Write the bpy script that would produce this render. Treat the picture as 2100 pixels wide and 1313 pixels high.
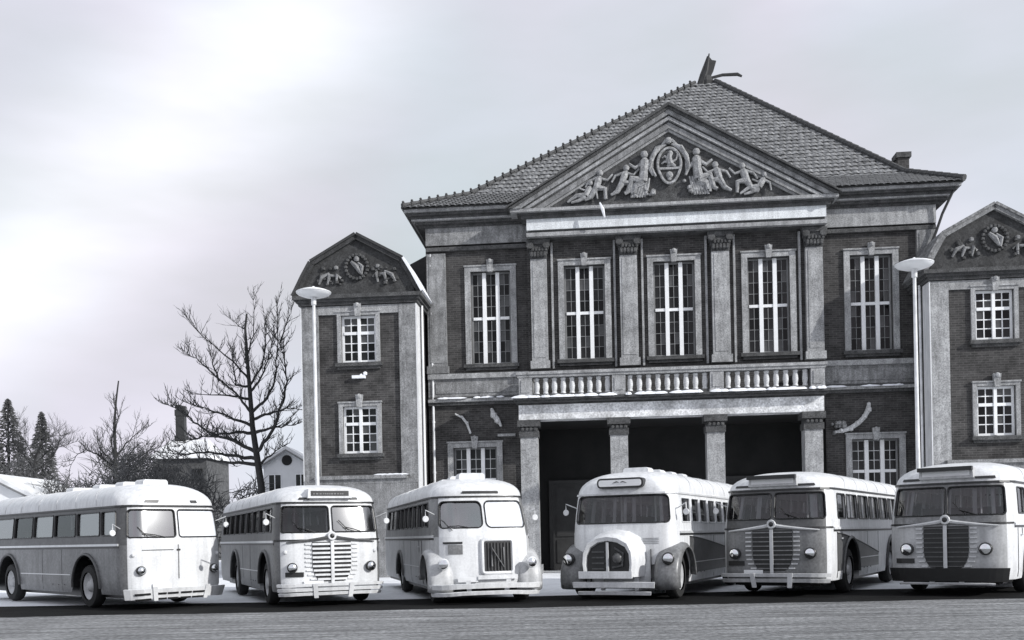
import bpy, bmesh, math, random
from mathutils import Vector, Matrix
R = random.Random(11)
PI = math.pi
S = bpy.context.scene
C = S.collection
for o in list(bpy.data.objects): bpy.data.objects.remove(o)

# ------------------------------------------------------------------ camera
ROLL = 0.02
cd = bpy.data.cameras.new('camera'); cam = bpy.data.objects.new('camera', cd); C.objects.link(cam)
cd.sensor_width = 36; cd.lens = 36 * 2000 / 2100; cd.shift_y = (1100 - 656.5) / 2100
cd.clip_end = 6000; cd.clip_start = 0.1
cr, sr = math.cos(ROLL), math.sin(ROLL)
cam.matrix_world = Matrix(((cr, sr, 0, 0), (0, 0, -1, 0), (-sr, cr, 0, 1.45), (0, 0, 0, 1)))
S.camera = cam
# ------------------------------------------------------------------ sky and sun
SUN_DIR = Vector((0.80, -0.48, 0.45)).normalized()
W = bpy.data.worlds.new('World'); S.world = W; W.use_nodes = True
nt = W.node_tree; nt.nodes.clear(); N = nt.nodes.new; Lk = nt.links.new
out = N('ShaderNodeOutputWorld')
sky = N('ShaderNodeTexSky'); sky.sky_type = 'NISHITA'; sky.sun_disc = False
sky.sun_elevation = math.asin(SUN_DIR.z); sky.sun_rotation = math.atan2(SUN_DIR.x, SUN_DIR.y)
hs = N('ShaderNodeHueSaturation'); hs.inputs['Saturation'].default_value = 0.12; Lk(sky.outputs[0], hs.inputs['Color'])
b1 = N('ShaderNodeBackground'); b1.inputs[1].default_value = 0.10; Lk(hs.outputs[0], b1.inputs[0])
tc = N('ShaderNodeTexCoord')
mp = N('ShaderNodeMapping'); mp.inputs['Rotation'].default_value = (0, math.radians(38), 0); mp.inputs['Scale'].default_value = (1.0, 1.0, 3.2)
mp.inputs['Location'].default_value = (0.35, 0, 0.12)
Lk(tc.outputs['Generated'], mp.inputs[0])
n1 = N('ShaderNodeTexNoise'); n1.inputs['Scale'].default_value = 1.9; n1.inputs['Detail'].default_value = 5; n1.inputs['Roughness'].default_value = 0.5; Lk(mp.outputs[0], n1.inputs[0])
rp = N('ShaderNodeValToRGB'); e = rp.color_ramp.elements
e[0].position = 0.30; e[0].color = (0.65, 0.695, 0.735, 1); e[1].position = 0.70; e[1].color = (0.94, 0.98, 1.06, 1)
m_ = rp.color_ramp.elements.new(0.5); m_.color = (0.755, 0.79, 0.88, 1); Lk(n1.outputs[0], rp.inputs[0])
# faint warm and cool tints drifting over the clouds
n2 = N('ShaderNodeTexNoise'); n2.inputs['Scale'].default_value = 2.6; n2.inputs['Detail'].default_value = 2; Lk(tc.outputs['Generated'], n2.inputs[0])
r2 = N('ShaderNodeValToRGB'); e = r2.color_ramp.elements
e[0].position = 0.36; e[0].color = (0.94, 1.01, 1.0, 1); e[1].position = 0.62; e[1].color = (1.06, 0.985, 1.01, 1); Lk(n2.outputs[0], r2.inputs[0])
mx = N('ShaderNodeMixRGB'); mx.blend_type = 'MULTIPLY'; mx.inputs[0].default_value = 1; Lk(rp.outputs[0], mx.inputs[1]); Lk(r2.outputs[0], mx.inputs[2])
# a thin bright place in the clouds, up and to the left
vm = N('ShaderNodeVectorMath'); vm.operation = 'DOT_PRODUCT'; vm.inputs[1].default_value = Vector((-0.61, -0.533, 0.79))
nv = N('ShaderNodeVectorMath'); nv.operation = 'NORMALIZE'; Lk(tc.outputs['Generated'], nv.inputs[0])
Lk(nv.outputs[0], vm.inputs[0])
ab = N('ShaderNodeMath'); ab.operation = 'ABSOLUTE'; Lk(vm.outputs['Value'], ab.inputs[0])
mr = N('ShaderNodeMapRange'); mr.interpolation_type = 'SMOOTHSTEP'; mr.inputs['From Min'].default_value = 0.15; mr.inputs['From Max'].default_value = 0.0; mr.inputs['To Max'].default_value = 0.8
Lk(ab.outputs[0], mr.inputs['Value'])
vl = N('ShaderNodeVectorMath'); vl.operation = 'DOT_PRODUCT'; vl.inputs[1].default_value = Vector((-0.36, 0.85, 0.38)).normalized(); Lk(nv.outputs[0], vl.inputs[0])
mq = N('ShaderNodeMapRange'); mq.interpolation_type = 'SMOOTHSTEP'; mq.inputs['From Min'].default_value = 0.93; mq.inputs['From Max'].default_value = 0.995; Lk(vl.outputs['Value'], mq.inputs['Value'])
mk = N('ShaderNodeMath'); mk.operation = 'MULTIPLY'; Lk(mr.outputs[0], mk.inputs[0]); Lk(mq.outputs[0], mk.inputs[1])
ml = N('ShaderNodeMath'); ml.operation = 'MULTIPLY'; Lk(mk.outputs[0], ml.inputs[0]); Lk(n1.outputs[0], ml.inputs[1])
mb2 = N('ShaderNodeMixRGB'); mb2.blend_type = 'ADD'; mb2.inputs[0].default_value = 1; Lk(mx.outputs[0], mb2.inputs[1]); Lk(ml.outputs[0], mb2.inputs[2])
b2 = N('ShaderNodeBackground'); b2.inputs[1].default_value = 1.0; Lk(mb2.outputs[0], b2.inputs[0])
ms = N('ShaderNodeMixShader'); ms.inputs[0].default_value = 0.92; Lk(b1.outputs[0], ms.inputs[1]); Lk(b2.outputs[0], ms.inputs[2]); Lk(ms.outputs[0], out.inputs[0])
sd = bpy.data.lights.new('sun', 'SUN'); sd.energy = 3.6; sd.angle = math.radians(0.6); sd.color = (1, 0.985, 0.96)
so = bpy.data.objects.new('sun', sd); C.objects.link(so); so.rotation_euler = SUN_DIR.to_track_quat('Z', 'Y').to_euler()
S.view_settings.view_transform = 'Standard'; S.view_settings.look = 'None'; S.view_settings.exposure = 0.0; S.view_settings.gamma = 1
S.view_settings.use_curve_mapping = False

# ------------------------------------------------------------------ materials
def mat(name, col, rough=0.8, var=0.25, sc=3.0, fine=0.0, fsc=30.0, metal=0.0, bump=0.0, bsc=40.0, streak=0.0, tint=None, spec=None):
    if isinstance(col, (int, float)): col = (col * 0.985, col, col * 1.015)
    m = bpy.data.materials.new(name); m.use_nodes = True; t = m.node_tree; bs = t.nodes['Principled BSDF']
    bs.inputs['Roughness'].default_value = rough; bs.inputs['Metallic'].default_value = metal
    if spec is not None: bs.inputs['Specular IOR Level'].default_value = spec
    tc = t.nodes.new('ShaderNodeTexCoord'); L = t.links.new
    n = t.nodes.new('ShaderNodeTexNoise'); n.inputs['Scale'].default_value = sc; n.inputs['Detail'].default_value = 6; n.inputs['Roughness'].default_value = 0.62
    L(tc.outputs['Object'], n.inputs[0])
    r = t.nodes.new('ShaderNodeMapRange'); r.inputs['From Min'].default_value = 0.28; r.inputs['From Max'].default_value = 0.72
    r.inputs['To Min'].default_value = 1 - var; r.inputs['To Max'].default_value = 1 + var; L(n.outputs[0], r.inputs[0])
    val = r.outputs[0]
    def mul(a, b):
        q = t.nodes.new('ShaderNodeMath'); q.operation = 'MULTIPLY'; L(a, q.inputs[0]); L(b, q.inputs[1]); return q.outputs[0]
    if fine:
        n3 = t.nodes.new('ShaderNodeTexNoise'); n3.inputs['Scale'].default_value = fsc; n3.inputs['Detail'].default_value = 3; L(tc.outputs['Object'], n3.inputs[0])
        r3 = t.nodes.new('ShaderNodeMapRange'); r3.inputs['From Min'].default_value = 0.3; r3.inputs['From Max'].default_value = 0.7
        r3.inputs['To Min'].default_value = 1 - fine; r3.inputs['To Max'].default_value = 1 + fine; L(n3.outputs[0], r3.inputs[0]); val = mul(val, r3.outputs[0])
    if streak:
        mpp = t.nodes.new('ShaderNodeMapping'); mpp.inputs['Scale'].default_value = (5, 5, 0.5); L(tc.outputs['Object'], mpp.inputs[0])
        n4 = t.nodes.new('ShaderNodeTexNoise'); n4.inputs['Scale'].default_value = 1.6; n4.inputs['Detail'].default_value = 4; L(mpp.outputs[0], n4.inputs[0])
        r4 = t.nodes.new('ShaderNodeMapRange'); r4.inputs['From Min'].default_value = 0.35; r4.inputs['From Max'].default_value = 0.6
        r4.inputs['To Min'].default_value = 1 - streak; r4.inputs['To Max'].default_value = 1; L(n4.outputs[0], r4.inputs[0]); val = mul(val, r4.outputs[0])
    v = t.nodes.new('ShaderNodeVectorMath'); v.operation = 'SCALE'; v.inputs[0].default_value = col[:3]; L(val, v.inputs['Scale'])
    L(v.outputs[0], bs.inputs['Base Color'])
    if bump:
        bn = t.nodes.new('ShaderNodeTexNoise'); bn.inputs['Scale'].default_value = bsc; bn.inputs['Detail'].default_value = 4; L(tc.outputs['Object'], bn.inputs[0])
        bp = t.nodes.new('ShaderNodeBump'); bp.inputs['Strength'].default_value = bump; bp.inputs['Distance'].default_value = 0.03; L(bn.outputs[0], bp.inputs['Height']); L(bp.outputs[0], bs.inputs['Normal'])
    return m

def brick_mat(name, a, b, mortar):
    m = mat(name, a, 0.9); t = m.node_tree; bs = t.nodes['Principled BSDF']; L = t.links.new
    tc = t.nodes.new('ShaderNodeTexCoord'); sx = t.nodes.new('ShaderNodeSeparateXYZ'); L(tc.outputs['Object'], sx.inputs[0])
    ad = t.nodes.new('ShaderNodeMath'); ad.operation = 'ADD'; L(sx.outputs[0], ad.inputs[0]); L(sx.outputs[1], ad.inputs[1])
    cx = t.nodes.new('ShaderNodeCombineXYZ'); L(ad.outputs[0], cx.inputs[0]); L(sx.outputs[2], cx.inputs[1])
    br = t.nodes.new('ShaderNodeTexBrick'); L(cx.outputs[0], br.inputs['Vector']); br.inputs['Scale'].default_value = 1
    br.inputs['Brick Width'].default_value = 0.26; br.inputs['Row Height'].default_value = 0.085; br.inputs['Mortar Size'].default_value = 0.012
    g = lambda c: (c * 1.02, c * 0.99, c * 0.98, 1)
    br.inputs['Color1'].default_value = g(a); br.inputs['Color2'].default_value = g(b); br.inputs['Mortar'].default_value = g(mortar)
    n = t.nodes.new('ShaderNodeTexNoise'); n.inputs['Scale'].default_value = 1.7; n.inputs['Detail'].default_value = 8; n.inputs['Roughness'].default_value = 0.7; L(tc.outputs['Object'], n.inputs[0])
    r = t.nodes.new('ShaderNodeMapRange'); r.inputs['From Min'].default_value = 0.3; r.inputs['From Max'].default_value = 0.7; r.inputs['To Min'].default_value = 0.45; r.inputs['To Max'].default_value = 1.7; L(n.outputs[0], r.inputs[0])
    v = t.nodes.new('ShaderNodeVectorMath'); v.operation = 'SCALE'; L(br.outputs['Color'], v.inputs[0]); L(r.outputs[0], v.inputs['Scale'])
    for l in list(bs.inputs['Base Color'].links): t.links.remove(l)
    L(v.outputs[0], bs.inputs['Base Color'])
    bp = t.nodes.new('ShaderNodeBump'); bp.inputs['Strength'].default_value = 0.5; bp.inputs['Distance'].default_value = 0.02; bp.invert = True
    L(br.outputs['Fac'], bp.inputs['Height']); L(bp.outputs[0], bs.inputs['Normal'])
    return m

def glass_mat(name, tint, op, rough=0.03):
    m = bpy.data.materials.new(name); m.use_nodes = True; t = m.node_tree; t.nodes.clear(); L = t.links.new
    o = t.nodes.new('ShaderNodeOutputMaterial'); tr = t.nodes.new('ShaderNodeBsdfTransparent'); tr.inputs[0].default_value = (tint, tint, tint * 1.02, 1)
    gl = t.nodes.new('ShaderNodeBsdfGlossy'); gl.inputs['Roughness'].default_value = rough; gl.inputs[0].default_value = (0.9, 0.9, 0.9, 1)
    fr = t.nodes.new('ShaderNodeFresnel'); fr.inputs[0].default_value = 1.5
    mm = t.nodes.new('ShaderNodeMath'); mm.operation = 'ADD'; mm.use_clamp = True; mm.inputs[1].default_value = op; L(fr.outputs[0], mm.inputs[0])
    mi = t.nodes.new('ShaderNodeMixShader'); L(mm.outputs[0], mi.inputs[0]); L(tr.outputs[0], mi.inputs[1]); L(gl.outputs[0], mi.inputs[2]); L(mi.outputs[0], o.inputs[0])
    return m

M = {}
M['brick'] = brick_mat('dark_brick', 0.030, 0.055, 0.075)
M['stone'] = mat('grey_stone', 0.36, 0.9, 0.32, 2.2, 0.36, 24, bump=0.3, streak=0.25)
M['stone_pale'] = mat('pale_stone', 0.64, 0.9, 0.16, 1.8, 0.25, 22, bump=0.3, streak=0.2)
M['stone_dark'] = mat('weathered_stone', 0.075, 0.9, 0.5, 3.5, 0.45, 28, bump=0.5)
M['stone_mid'] = mat('mid_stone', 0.26, 0.9, 0.4, 2.6, 0.35, 26, bump=0.4, streak=0.3)
M['peeling'] = mat('peeling_plaster', 0.72, 0.95, 0.5, 1.6, 0.3, 15, bump=0.5)
M['relief'] = mat('relief_stone', 0.30, 0.9, 0.5, 6, 0.4, 25, bump=0.3)
M['tile'] = mat('roof_tile', 0.19, 0.85, 0.5, 3.0, 0.6, 9)
M['tile_base'] = mat('tile_underlay', 0.05, 0.95, 0.2, 5)
M['white'] = mat('white_window_paint', 0.85, 0.55, 0.06, 4)
M['bar'] = mat('grey_window_paint', 0.22, 0.7, 0.2, 4)
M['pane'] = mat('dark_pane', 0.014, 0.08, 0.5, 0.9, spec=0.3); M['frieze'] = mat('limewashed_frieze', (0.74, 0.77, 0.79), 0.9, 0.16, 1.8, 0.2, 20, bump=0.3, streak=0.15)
M['pane2'] = mat('pane_with_blind', 0.06, 0.25, 0.5, 0.9); M['pane3'] = mat('black_pane', 0.006, 0.05, 0.3, 0.9, spec=0.2)
M['fend'] = mat('dark_fender_paint', 0.20, 0.35, 0.3, 3, 0.2, 20, streak=0.3)
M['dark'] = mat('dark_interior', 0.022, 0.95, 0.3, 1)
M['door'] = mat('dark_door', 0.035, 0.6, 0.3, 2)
M['snow'] = mat('snow', (0.86, 0.88, 0.92), 0.9, 0.05, 6, bump=0.3, bsc=9)
M['iron'] = mat('dark_iron', 0.03, 0.6, 0.3, 6)
M['lampwhite'] = mat('lamp_enamel', 0.86, 0.35, 0.04, 3)
M['post'] = mat('post_paint', 0.8, 0.6, 0.2, 3, streak=0.2)
M['bark'] = mat('bark', 0.03, 0.95, 0.4, 8, bump=0.4)
M['twig'] = mat('twig', 0.045, 0.95, 0.3, 8)
M['fir'] = mat('fir_needles', 0.07, 0.9, 0.5, 1.5)
M['shrub'] = mat('shrub_twigs', 0.10, 0.95, 0.5, 1.2)
M['render'] = mat('house_render', 0.75, 0.9, 0.08, 1)
M['houseroof'] = mat('snowy_roof', 0.7, 0.9, 0.2, 1.5)
M['bwhite'] = mat('bus_white_paint', 0.76, 0.38, 0.10, 2, 0.07, 26, streak=0.16)
M['boff'] = mat('bus_offwhite_paint', 0.62, 0.4, 0.14, 3, 0.06, 25, streak=0.15)
M['bgrey'] = mat('bus_grey_paint', 0.21, 0.42, 0.25, 2.0, 0.2, 22, streak=0.2)
M['bmid'] = mat('bus_mid_paint', 0.50, 0.42, 0.15, 2.5, 0.1, 22, streak=0.2)
M['bdark'] = mat('bus_dark_paint', 0.085, 0.4, 0.25, 2.5, 0.2, 18)
M['bblack'] = mat('bus_black_trim', 0.02, 0.4, 0.2, 5)
M['trim'] = mat('aluminium_trim', 0.72, 0.35, 0.1, 5, metal=0.3)
M['chrome'] = mat('chrome', 0.75, 0.18, 0.08, 8, metal=0.9)
M['rubber'] = mat('tyre_rubber', 0.02, 0.85, 0.3, 9)
M['rim'] = mat('wheel_rim', 0.45, 0.5, 0.2, 6)
M['seat'] = mat('seat_leather', 0.06, 0.7, 0.3, 5)
M['curtain'] = mat('curtain_cloth', 0.55, 0.95, 0.15, 4)
M['white_glare'] = mat('sun_glare_pane', (0.82, 0.85, 0.9), 0.55, 0.07, 1.5)  # opaque white pane standing for sun glare on the windscreen
M['glass'] = glass_mat('bus_glass', 0.72, 0.03)
M['glare'] = glass_mat('bus_glass_glare', 0.4, 0.30, 0.18)  # glass with added reflectance and a dull tint, imitating sky glare
M['gable'] = mat('gable_stone', 0.05, 0.9, 0.5, 3.5, 0.4, 20, bump=0.4)
M['reflector'] = mat('lamp_reflector', 0.8, 0.12, 0.05, 8, metal=1.0)
M['lens'] = mat('headlight_lens', 0.7, 0.08, 0.1, 20, spec=1.0)
M['sign'] = mat('blind_white', 0.8, 0.6, 0.05, 4)
M['signdark'] = mat('blind_dark', 0.05, 0.5, 0.3, 4)

# ------------------------------------------------------------------ mesh helpers
class MB:
    def __init__(s): s.v = []; s.f = []; s.m = []
    def add(s, vs, fs, mi=0):
        k = len(s.v); s.v += [tuple(v) for v in vs]
        for f in fs: s.f.append(tuple(i + k for i in f)); s.m.append(mi)
    def box(s, x0, x1, y0, y1, z0, z1, mi=0):
        s.add([(x0,y0,z0),(x1,y0,z0),(x1,y1,z0),(x0,y1,z0),(x0,y0,z1),(x1,y0,z1),(x1,y1,z1),(x0,y1,z1)],
              [(0,3,2,1),(4,5,6,7),(0,1,5,4),(1,2,6,5),(2,3,7,6),(3,0,4,7)], mi)
    def prism(s, pts, y0, y1, mi=0):            # polygon in (x, z), extruded along y
        n = len(pts)
        ar = sum(pts[i][0]*pts[(i+1)%n][1]-pts[(i+1)%n][0]*pts[i][1] for i in range(n))
        if ar < 0: pts = pts[::-1]
        s.add([(x,y0,z) for x,z in pts]+[(x,y1,z) for x,z in pts],
              [tuple(range(n)), tuple(range(2*n-1,n-1,-1))]+[(i,i+n,(i+1)%n+n,(i+1)%n) for i in range(n)], mi)
    def tube(s, pts, r, n=6, mi=0, cap=True):
        pts = [Vector(p) for p in pts]; rs = r if isinstance(r, (list, tuple)) else [r]*len(pts)
        k = len(s.v); u = None
        for i, p in enumerate(pts):
            d = (pts[min(i+1,len(pts)-1)]-pts[max(i-1,0)])
            if d.length < 1e-9: d = Vector((0,0,1))
            d.normalize()
            if u is None:
                u = d.orthogonal().normalized()
            else:
                u = (u - d*u.dot(d))
                u = u.normalized() if u.length > 1e-6 else d.orthogonal().normalized()
            w = d.cross(u)
            for j in range(n):
                a = 2*PI*j/n; q = p+(u*math.cos(a)+w*math.sin(a))*rs[i]; s.v.append(tuple(q))
        for i in range(len(pts)-1):
            for j in range(n):
                s.f.append((k+i*n+j, k+i*n+(j+1)%n, k+(i+1)*n+(j+1)%n, k+(i+1)*n+j)); s.m.append(mi)
        if cap:
            s.f.append(tuple(k+j for j in range(n))[::-1]); s.m.append(mi)
            s.f.append(tuple(k+(len(pts)-1)*n+j for j in range(n))); s.m.append(mi)
    def lathe(s, prof, c=(0,0,0), ax='z', n=16, mi=0, cap=True):   # prof: (radius, height along axis)
        k = len(s.v)
        for (r, h) in prof:
            for j in range(n):
                a = 2*PI*j/n; p, q = r*math.cos(a), r*math.sin(a)
                v = {'z': (p,q,h), 'x': (h,p,q), 'y': (q,h,p)}[ax]
                s.v.append((v[0]+c[0], v[1]+c[1], v[2]+c[2]))
        for i in range(len(prof)-1):
            for j in range(n):
                s.f.append((k+i*n+j, k+i*n+(j+1)%n, k+(i+1)*n+(j+1)%n, k+(i+1)*n+j)); s.m.append(mi)
        if cap:
            s.f.append(tuple(k+j for j in range(n))[::-1]); s.m.append(mi)
            s.f.append(tuple(k+(len(prof)-1)*n+j for j in range(n))); s.m.append(mi)
    def ball(s, c, r, n=8, mi=0, sx=1, sy=1, sz=1):
        k = len(s.v); m = n//2+1
        for i in range(m):
            a = -PI/2+PI*i/(m-1)
            for j in range(n):
                b = 2*PI*j/n
                s.v.append((c[0]+r*sx*math.cos(a)*math.cos(b), c[1]+r*sy*math.cos(a)*math.sin(b), c[2]+r*sz*math.sin(a)))
        for i in range(m-1):
            for j in range(n):
                s.f.append((k+i*n+j, k+i*n+(j+1)%n, k+(i+1)*n+(j+1)%n, k+(i+1)*n+j)); s.m.append(mi)
    def mesh(s, name, mats, smooth=False):
        me = bpy.data.meshes.new(name); me.from_pydata(s.v, [], s.f)
        if not isinstance(mats, (list, tuple)): mats = [mats]
        for m in mats: me.materials.append(m)
        me.polygons.foreach_set('material_index', s.m)
        if smooth:
            me.polygons.foreach_set('use_smooth', [True]*len(s.f))
        me.update()
        if smooth:
            bm = bmesh.new(); bm.from_mesh(me); bmesh.ops.remove_doubles(bm, verts=bm.verts, dist=1e-5)
            for e in bm.edges:
                if len(e.link_faces) == 2 and e.calc_face_angle(0) > 0.75: e.smooth = False
            bm.to_mesh(me); bm.free()
        return me
    def obj(s, name, mats, parent=None, smooth=False, loc=(0,0,0)):
        return put(name, s.mesh(name, mats, smooth), parent, loc)
def put(name, me, parent=None, loc=(0,0,0), rot=None):
    o = bpy.data.objects.new(name, me); C.objects.link(o); o.location = loc
    if rot: o.rotation_euler = rot
    if parent: o.parent = parent
    return o
def thing(name, label, cat, loc=(0,0,0), rz=0, group=None):
    o = bpy.data.objects.new(name, None); C.objects.link(o); o.location = loc; o.rotation_euler = (0,0,rz)
    o.empty_display_size = 0.3
    o['label'] = label; o['category'] = cat
    if group: o['group'] = group
    return o
def boxo(name, dims, m, parent):
    b = MB(); b.box(*dims); return b.obj(name, m, parent)

# ------------------------------------------------------------------ ground
def sheet(name, x0, x1, y0, y1, z, m, nx=1, ny=1):
    b = MB()
    for i in range(nx):
        for j in range(ny):
            xa, xb = x0+(x1-x0)*i/nx, x0+(x1-x0)*(i+1)/nx; ya, yb = y0+(y1-y0)*j/ny, y0+(y1-y0)*(j+1)/ny
            b.add([(xa,ya,z),(xb,ya,z),(xb,yb,z),(xa,yb,z)], [(0,1,2,3)])
    o = b.obj(name, m); o['kind'] = 'structure'; return o
M['yard'] = mat('trodden_snow_yard', (0.84, 0.86, 0.89), 0.9, 0.12, 0.5, 0.08, 8, bump=0.2, bsc=6)
M['asphalt_shade'] = mat('shade_black_asphalt', 0.012, 0.95, 0.35, 1.2, 0.3, 30, bump=0.2, spec=0.1)  # asphalt blackened to stand for the shade under the buses
def road_mat():
    m = mat('road_setts', 0.19, 0.85, 0.25, 0.7, 0.5, 11, bump=0.8, bsc=16); t = m.node_tree; L = t.links.new; bs = t.nodes['Principled BSDF']
    src = bs.inputs['Base Color'].links[0].from_socket
    tc = t.nodes.new('ShaderNodeTexCoord'); mp = t.nodes.new('ShaderNodeMapping'); mp.inputs['Scale'].default_value = (0.16, 2.6, 1); mp.inputs['Rotation'].default_value = (0, 0, 0.012); L(tc.outputs['Object'], mp.inputs[0])
    n = t.nodes.new('ShaderNodeTexNoise'); n.inputs['Scale'].default_value = 1.6; n.inputs['Detail'].default_value = 5; n.inputs['Roughness'].default_value = 0.7; L(mp.outputs[0], n.inputs[0])
    r = t.nodes.new('ShaderNodeMapRange'); r.inputs['From Min'].default_value = 0.35; r.inputs['From Max'].default_value = 0.65; r.inputs['To Min'].default_value = 0.5; r.inputs['To Max'].default_value = 1.5; L(n.outputs[0], r.inputs[0])
    v = t.nodes.new('ShaderNodeVectorMath'); v.operation = 'SCALE'; L(src, v.inputs[0]); L(r.outputs[0], v.inputs['Scale']); L(v.outputs[0], bs.inputs['Base Color'])
    return m
M['road'] = road_mat()
sheet('ground', -2500, 2500, -800, 4500, -0.008, M['yard'])
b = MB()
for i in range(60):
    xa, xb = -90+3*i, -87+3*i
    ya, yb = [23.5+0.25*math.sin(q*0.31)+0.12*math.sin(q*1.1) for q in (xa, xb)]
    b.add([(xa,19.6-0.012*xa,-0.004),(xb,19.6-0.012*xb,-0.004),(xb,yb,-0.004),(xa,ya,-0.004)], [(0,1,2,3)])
o = b.obj('asphalt_shade_lane', M['asphalt_shade']); o['kind'] = 'structure'  # lane carried back beneath the buses as their painted shade
b = MB()
k = 720; edge = [(-90+.25*i, 19.75-0.02*(-90+.25*i)+R.uniform(-.05,.05)+.09*math.sin(i*.37)*math.sin(i*.083)) for i in range(k+1)]
for i in range(k):
    (xa,ya),(xb,yb) = edge[i], edge[i+1]
    b.add([(xa,-60,0),(xb,-60,0),(xb,yb,0),(xa,ya,0)], [(0,1,2,3)])
o = b.obj('road', M['road']); o['kind'] = 'structure'

# ------------------------------------------------------------------ the main building
RZ = -math.radians(5); ORG = (6.40, 38.0, 0)
BL = thing('depot_building', 'large dark brick building with columned portico, sculpted pediment and tiled hip roof', 'building', ORG, RZ)

def wall(mb, x0, x1, z0, z1, y, holes, depth=0.3, mi=0):
    """wall slab with openings (hx0,hx1,hz0,hz1); front face at y, thickness depth behind it"""
    xs = sorted({x0, x1} | {h[0] for h in holes} | {h[1] for h in holes}); zs = sorted({z0, z1} | {h[2] for h in holes} | {h[3] for h in holes})
    for i in range(len(xs)-1):
        for j in range(len(zs)-1):
            cx, cz = (xs[i]+xs[i+1])/2, (zs[j]+zs[j+1])/2
            if any(h[0] < cx < h[1] and h[2] < cz < h[3] for h in holes): continue
            mb.add([(xs[i],y,zs[j]),(xs[i+1],y,zs[j]),(xs[i+1],y,zs[j+1]),(xs[i],y,zs[j+1])], [(0,1,2,3)], mi)
    for a, b_, c, d in holes:
        mb.add([(a,y,c),(b_,y,c),(b_,y,d),(a,y,d),(a,y+depth,c),(b_,y+depth,c),(b_,y+depth,d),(a,y+depth,d)],
               [(0,4,5,1),(1,5,6,2),(2,6,7,3),(3,7,4,0)], mi)

WC = [-7.08, -3.37, 0.08, 3.66, 7.56]
HW = 0.79; Z0, Z1 = 8.3, 11.95
big = [(c-HW, c+HW, Z0, Z1) for c in WC]
gr = [(-7.82-0.86, -7.82+0.86, 2.5, 5.0), (7.6-0.88, 7.6+0.88, 2.5, 4.9)]
XL, XR = -9.65, 10.0
b = MB()
side = [h for h in (big[0], big[4])]+gr
wall(b, XL, -5.6, 0, 13.0, 0.0, [big[0], gr[0]])
wall(b, 5.7, XR, 0, 13.0, 0.0, [big[4], gr[1]])
wall(b, -5.6, 5.7, 5.9, 13.0, -0.3, big[1:4])
b.add([(-5.6,0,0),(-5.6,-.3,0),(-5.6,-.3,13),(-5.6,0,13)], [(0,1,2,3)]); b.add([(5.7,-.3,0),(5.7,0,0),(5.7,0,13),(5.7,-.3,13)], [(0,1,2,3)])
b.add([(XL,0,0),(XL,16,0),(XL,16,13.7),(XL,0,13.7)], [(3,2,1,0)]); b.add([(XR,0,0),(XR,16,0),(XR,16,13.7),(XR,0,13.7)], [(0,1,2,3)])
b.add([(XL,16,0),(XR,16,0),(XR,16,13.7),(XL,16,13.7)], [(3,2,1,0)])
b.obj('wall', M['brick'], BL)
# porch recess behind the columns
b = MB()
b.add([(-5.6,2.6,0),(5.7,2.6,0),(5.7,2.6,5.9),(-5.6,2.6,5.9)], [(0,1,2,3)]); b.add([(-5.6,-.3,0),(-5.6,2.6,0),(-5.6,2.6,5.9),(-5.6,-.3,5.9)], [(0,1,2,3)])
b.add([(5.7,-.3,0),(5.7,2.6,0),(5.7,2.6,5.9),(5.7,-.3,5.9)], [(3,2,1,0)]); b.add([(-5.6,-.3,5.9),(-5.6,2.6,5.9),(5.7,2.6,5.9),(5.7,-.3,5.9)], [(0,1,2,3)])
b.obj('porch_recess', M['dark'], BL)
for xc in (-3.8, -0.35, 3.2):
    d = MB(); d.box(xc-1.1, xc+1.1, 2.5, 2.59, 0.02, 3.6); d.box(xc-1.25, xc-1.1, 2.44, 2.59, 0.02, 3.75); d.box(xc+1.1, xc+1.25, 2.44, 2.59, 0.02, 3.75); d.box(xc-1.1, xc+1.1, 2.44, 2.49, 3.6, 3.75)
    do = d.obj('door', M['door'], BL)
    for s in (-1, 1):
        for z in (0.3, 1.4, 2.5): boxo('door_panel', (xc+s*.55-.4, xc+s*.55+.4, 2.46, 2.495, z, z+.95), M['door'], do)
# inside darkness behind panes
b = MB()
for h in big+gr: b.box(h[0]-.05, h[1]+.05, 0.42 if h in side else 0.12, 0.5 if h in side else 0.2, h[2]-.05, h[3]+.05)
b.obj('window_backing', M['dark'], BL)

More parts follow.
